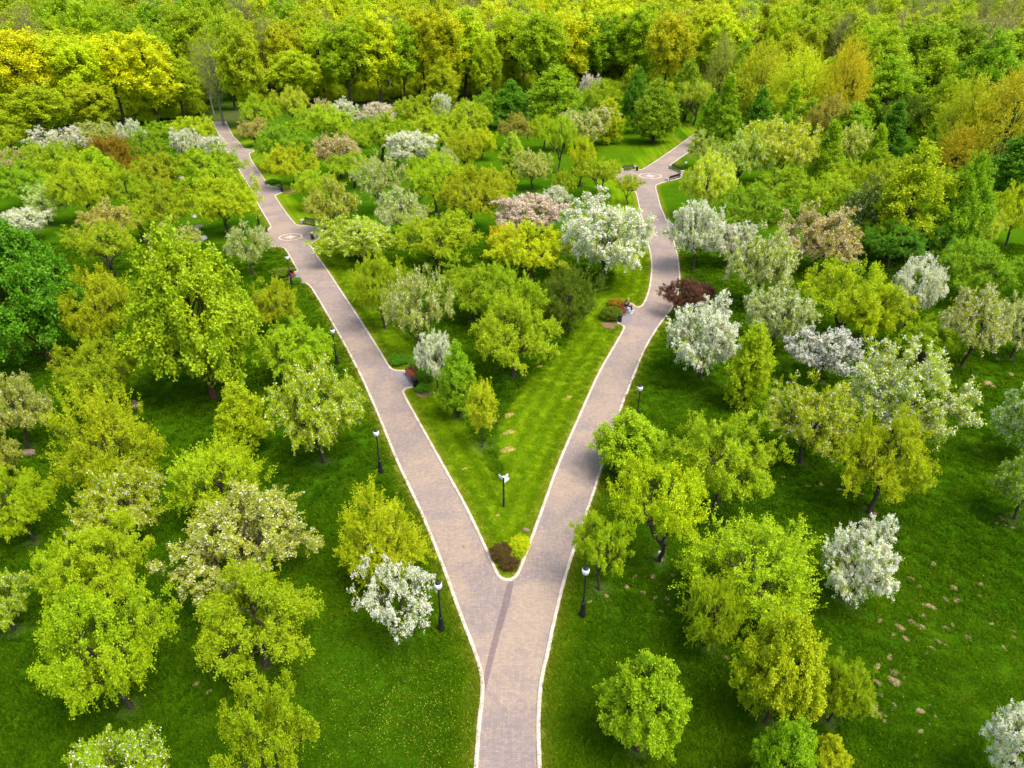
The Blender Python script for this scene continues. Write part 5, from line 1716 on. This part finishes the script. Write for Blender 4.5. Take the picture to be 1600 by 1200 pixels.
# small manhole-like dark spots are left out; fallen leaves: none
# ------------------------------------------------------------------ people on the bench
def skin_mesh(name, verts, edges, radii, mats, sub=1, root=0):
    me = bpy.data.meshes.new(name)
    me.from_pydata(verts, edges, [])
    o = bpy.data.objects.new(name, me)
    COL.objects.link(o)
    md = o.modifiers.new('Skin', 'SKIN')
    md.use_smooth_shade = True
    for k, (a, b) in enumerate(radii):
        me.skin_vertices[0].data[k].radius = (a, b)
        me.skin_vertices[0].data[k].use_root = (k == root)
    ms = o.modifiers.new('Sub', 'SUBSURF')
    ms.levels = sub
    ms.render_levels = sub
    dg = bpy.context.evaluated_depsgraph_get()
    me2 = bpy.data.meshes.new_from_object(o.evaluated_get(dg))
    bpy.data.objects.remove(o)
    for m in mats:
        me2.materials.append(m)
    for p_ in me2.polygons:
        p_.use_smooth = True
    return me2
def sitter(loc, ang, jacket, trousers, hair, shoes, label, legspread=.12, lean=.06, headturn=0.0, legfwd=.45, long_hair=False):
    """a seated figure facing -Y of its own frame; origin on the ground under the seat front"""
    t = empty('person', (loc[0], loc[1], loc[2]), ang, label=label, cat='person', group='people sitting on the bench')
    S = .48
    V = [(0, .24, S + .08), (0, .26, S + .24), (0, .27, S + .40), (0, .25 - lean, S + .54), (0, .23 - lean, S + .62), (0, .20 - lean, S + .70), (0, .19 - lean, S + .80)]
    Rr = [(.15, .12), (.14, .10), (.16, .11), (.13, .09), (.055, .055), (.085, .095), (.075, .09)]
    E = [(k, k + 1) for k in range(6)]
    def limb(par, pts, rr):
        prev = par
        for q, r_ in zip(pts, rr):
            V.append(q)
            Rr.append((r_, r_))
            E.append((prev, len(V) - 1))
            prev = len(V) - 1
        return prev
    for s in (-1, 1):
        limb(0, [(s * .10, .18, S + .06), (s * legspread, -.20, S + .06), (s * legspread, -.24 , S - .20), (s * legspread, -.24 - legfwd * .25, .09), (s * legspread, -.36 - legfwd * .25, .04)], [.09, .062, .055, .04, .035])
        e = limb(3, [(s * .19, .24 - lean, S + .52), (s * .24, .20, S + .28), (s * .15, -.02, S + .17), (s * .10, -.09, S + .15)], [.055, .045, .036, .034])
        hx = s * .10
        for f in range(4):
            limb(e, [(hx + (f - 1.5) * .019, -.145, S + .145 - .004 * f), (hx + (f - 1.5) * .020, -.175 + .006 * abs(f - 1.5), S + .125)], [.009, .007])
        limb(e, [(hx - s * .035, -.10, S + .15), (hx - s * .045, -.125, S + .135)], [.010, .008])
    put('body', skin_mesh('person_body', V, E, Rr, [M['skin']]), t)
    # head features
    mb = MB()
    hz_ = S + .76
    mb.tube([(0, .115 - lean, hz_ + .01), (0, .085 - lean, hz_ - .015)], [.012, .016], 6)
    for s in (-1, 1):
        mb.tube([(s * .082, .20 - lean, hz_ + .02), (s * .092, .205 - lean, hz_ - .01), (s * .084, .20 - lean, hz_ - .035)], [.012, .014, .01], 6)
    mb.build('face_features', M['skin'], t)
    hb = bmesh.new()
    bmesh.ops.create_uvsphere(hb, u_segments=20, v_segments=12, radius=.118)
    for v in hb.verts:
        x, y, z = v.co
        y *= 1.12
        if y < -.035 and z < .05:
            y = -.02
        if z < -.04 and not long_hair:
            z = -.04 + (z + .04) * .4
        if long_hair and z < -.02 and y > 0:
            z *= 2.4
        v.co = (x, y, z)
    for f in hb.faces:
        f.smooth = True
    me = bpy.data.meshes.new('hair')
    hb.to_mesh(me)
    hb.free()
    me.materials.append(M[hair])
    put('hair', me, t, (0, .215 - lean, S + .815))
    # jacket over the torso and arms
    V2 = [(0, .24, S + .04), (0, .26, S + .22), (0, .27, S + .40), (0, .25 - lean, S + .55), (0, .235 - lean, S + .60)]
    R2 = [(.185, .145), (.165, .125), (.185, .13), (.15, .105), (.075, .075)]
    E2 = [(0, 1), (1, 2), (2, 3), (3, 4)]
    for s in (-1, 1):
        V2 += [(s * .20, .24 - lean, S + .52), (s * .25, .20, S + .28), (s * .16, -.0, S + .18)]
        R2 += [(.075, .075), (.062, .062), (.05, .05)]
        b_ = len(V2) - 3
        E2 += [(3, b_), (b_, b_ + 1), (b_ + 1, b_ + 2)]
    put('jacket', skin_mesh('person_jacket', V2, E2, R2, [M[jacket]]), t)
    V3 = [(0, .24, S + .05)]
    R3 = [(.165, .125)]
    E3 = []
    for s in (-1, 1):
        V3 += [(s * .10, .18, S + .065), (s * legspread, -.20, S + .07), (s * legspread, -.245, S - .20), (s * legspread, -.245 - legfwd * .22, .13)]
        R3 += [(.105, .105), (.078, .078), (.068, .068), (.058, .058)]
        b_ = len(V3) - 4
        E3 += [(0, b_), (b_, b_ + 1), (b_ + 1, b_ + 2), (b_ + 2, b_ + 3)]
    put('trousers', skin_mesh('person_trousers', V3, E3, R3, [M[trousers]]), t)
    sm = MB().box((0, -.05, .045), (.095, .27, .09), bevel=.03).mesh('shoe', M[shoes])
    for s in (-1, 1):
        put('shoe', sm, t, (s * legspread, -.25 - legfwd * .25, 0))
    return t
ang2 = b2.rotation_euler.z
def on_bench(u):
    c, s = math.cos(ang2), math.sin(ang2)
    return (b2.location.x + c * u, b2.location.y + s * u, Z_PATH)
sgn = 1 if on_bench(.5)[1] > on_bench(-.5)[1] else -1
sitter(on_bench(-sgn * .05), ang2, 'navy', 'jeans', 'brown_hair', 'white_cloth', 'person in a navy jacket and light trousers with white shoes on the bench', legspread=.16, legfwd=.6)
sitter(on_bench(sgn * .62), ang2, 'dark_cloth', 'dark_cloth', 'blond', 'white_cloth', 'blond person in dark clothes sitting at the far end of the bench', long_hair=True)
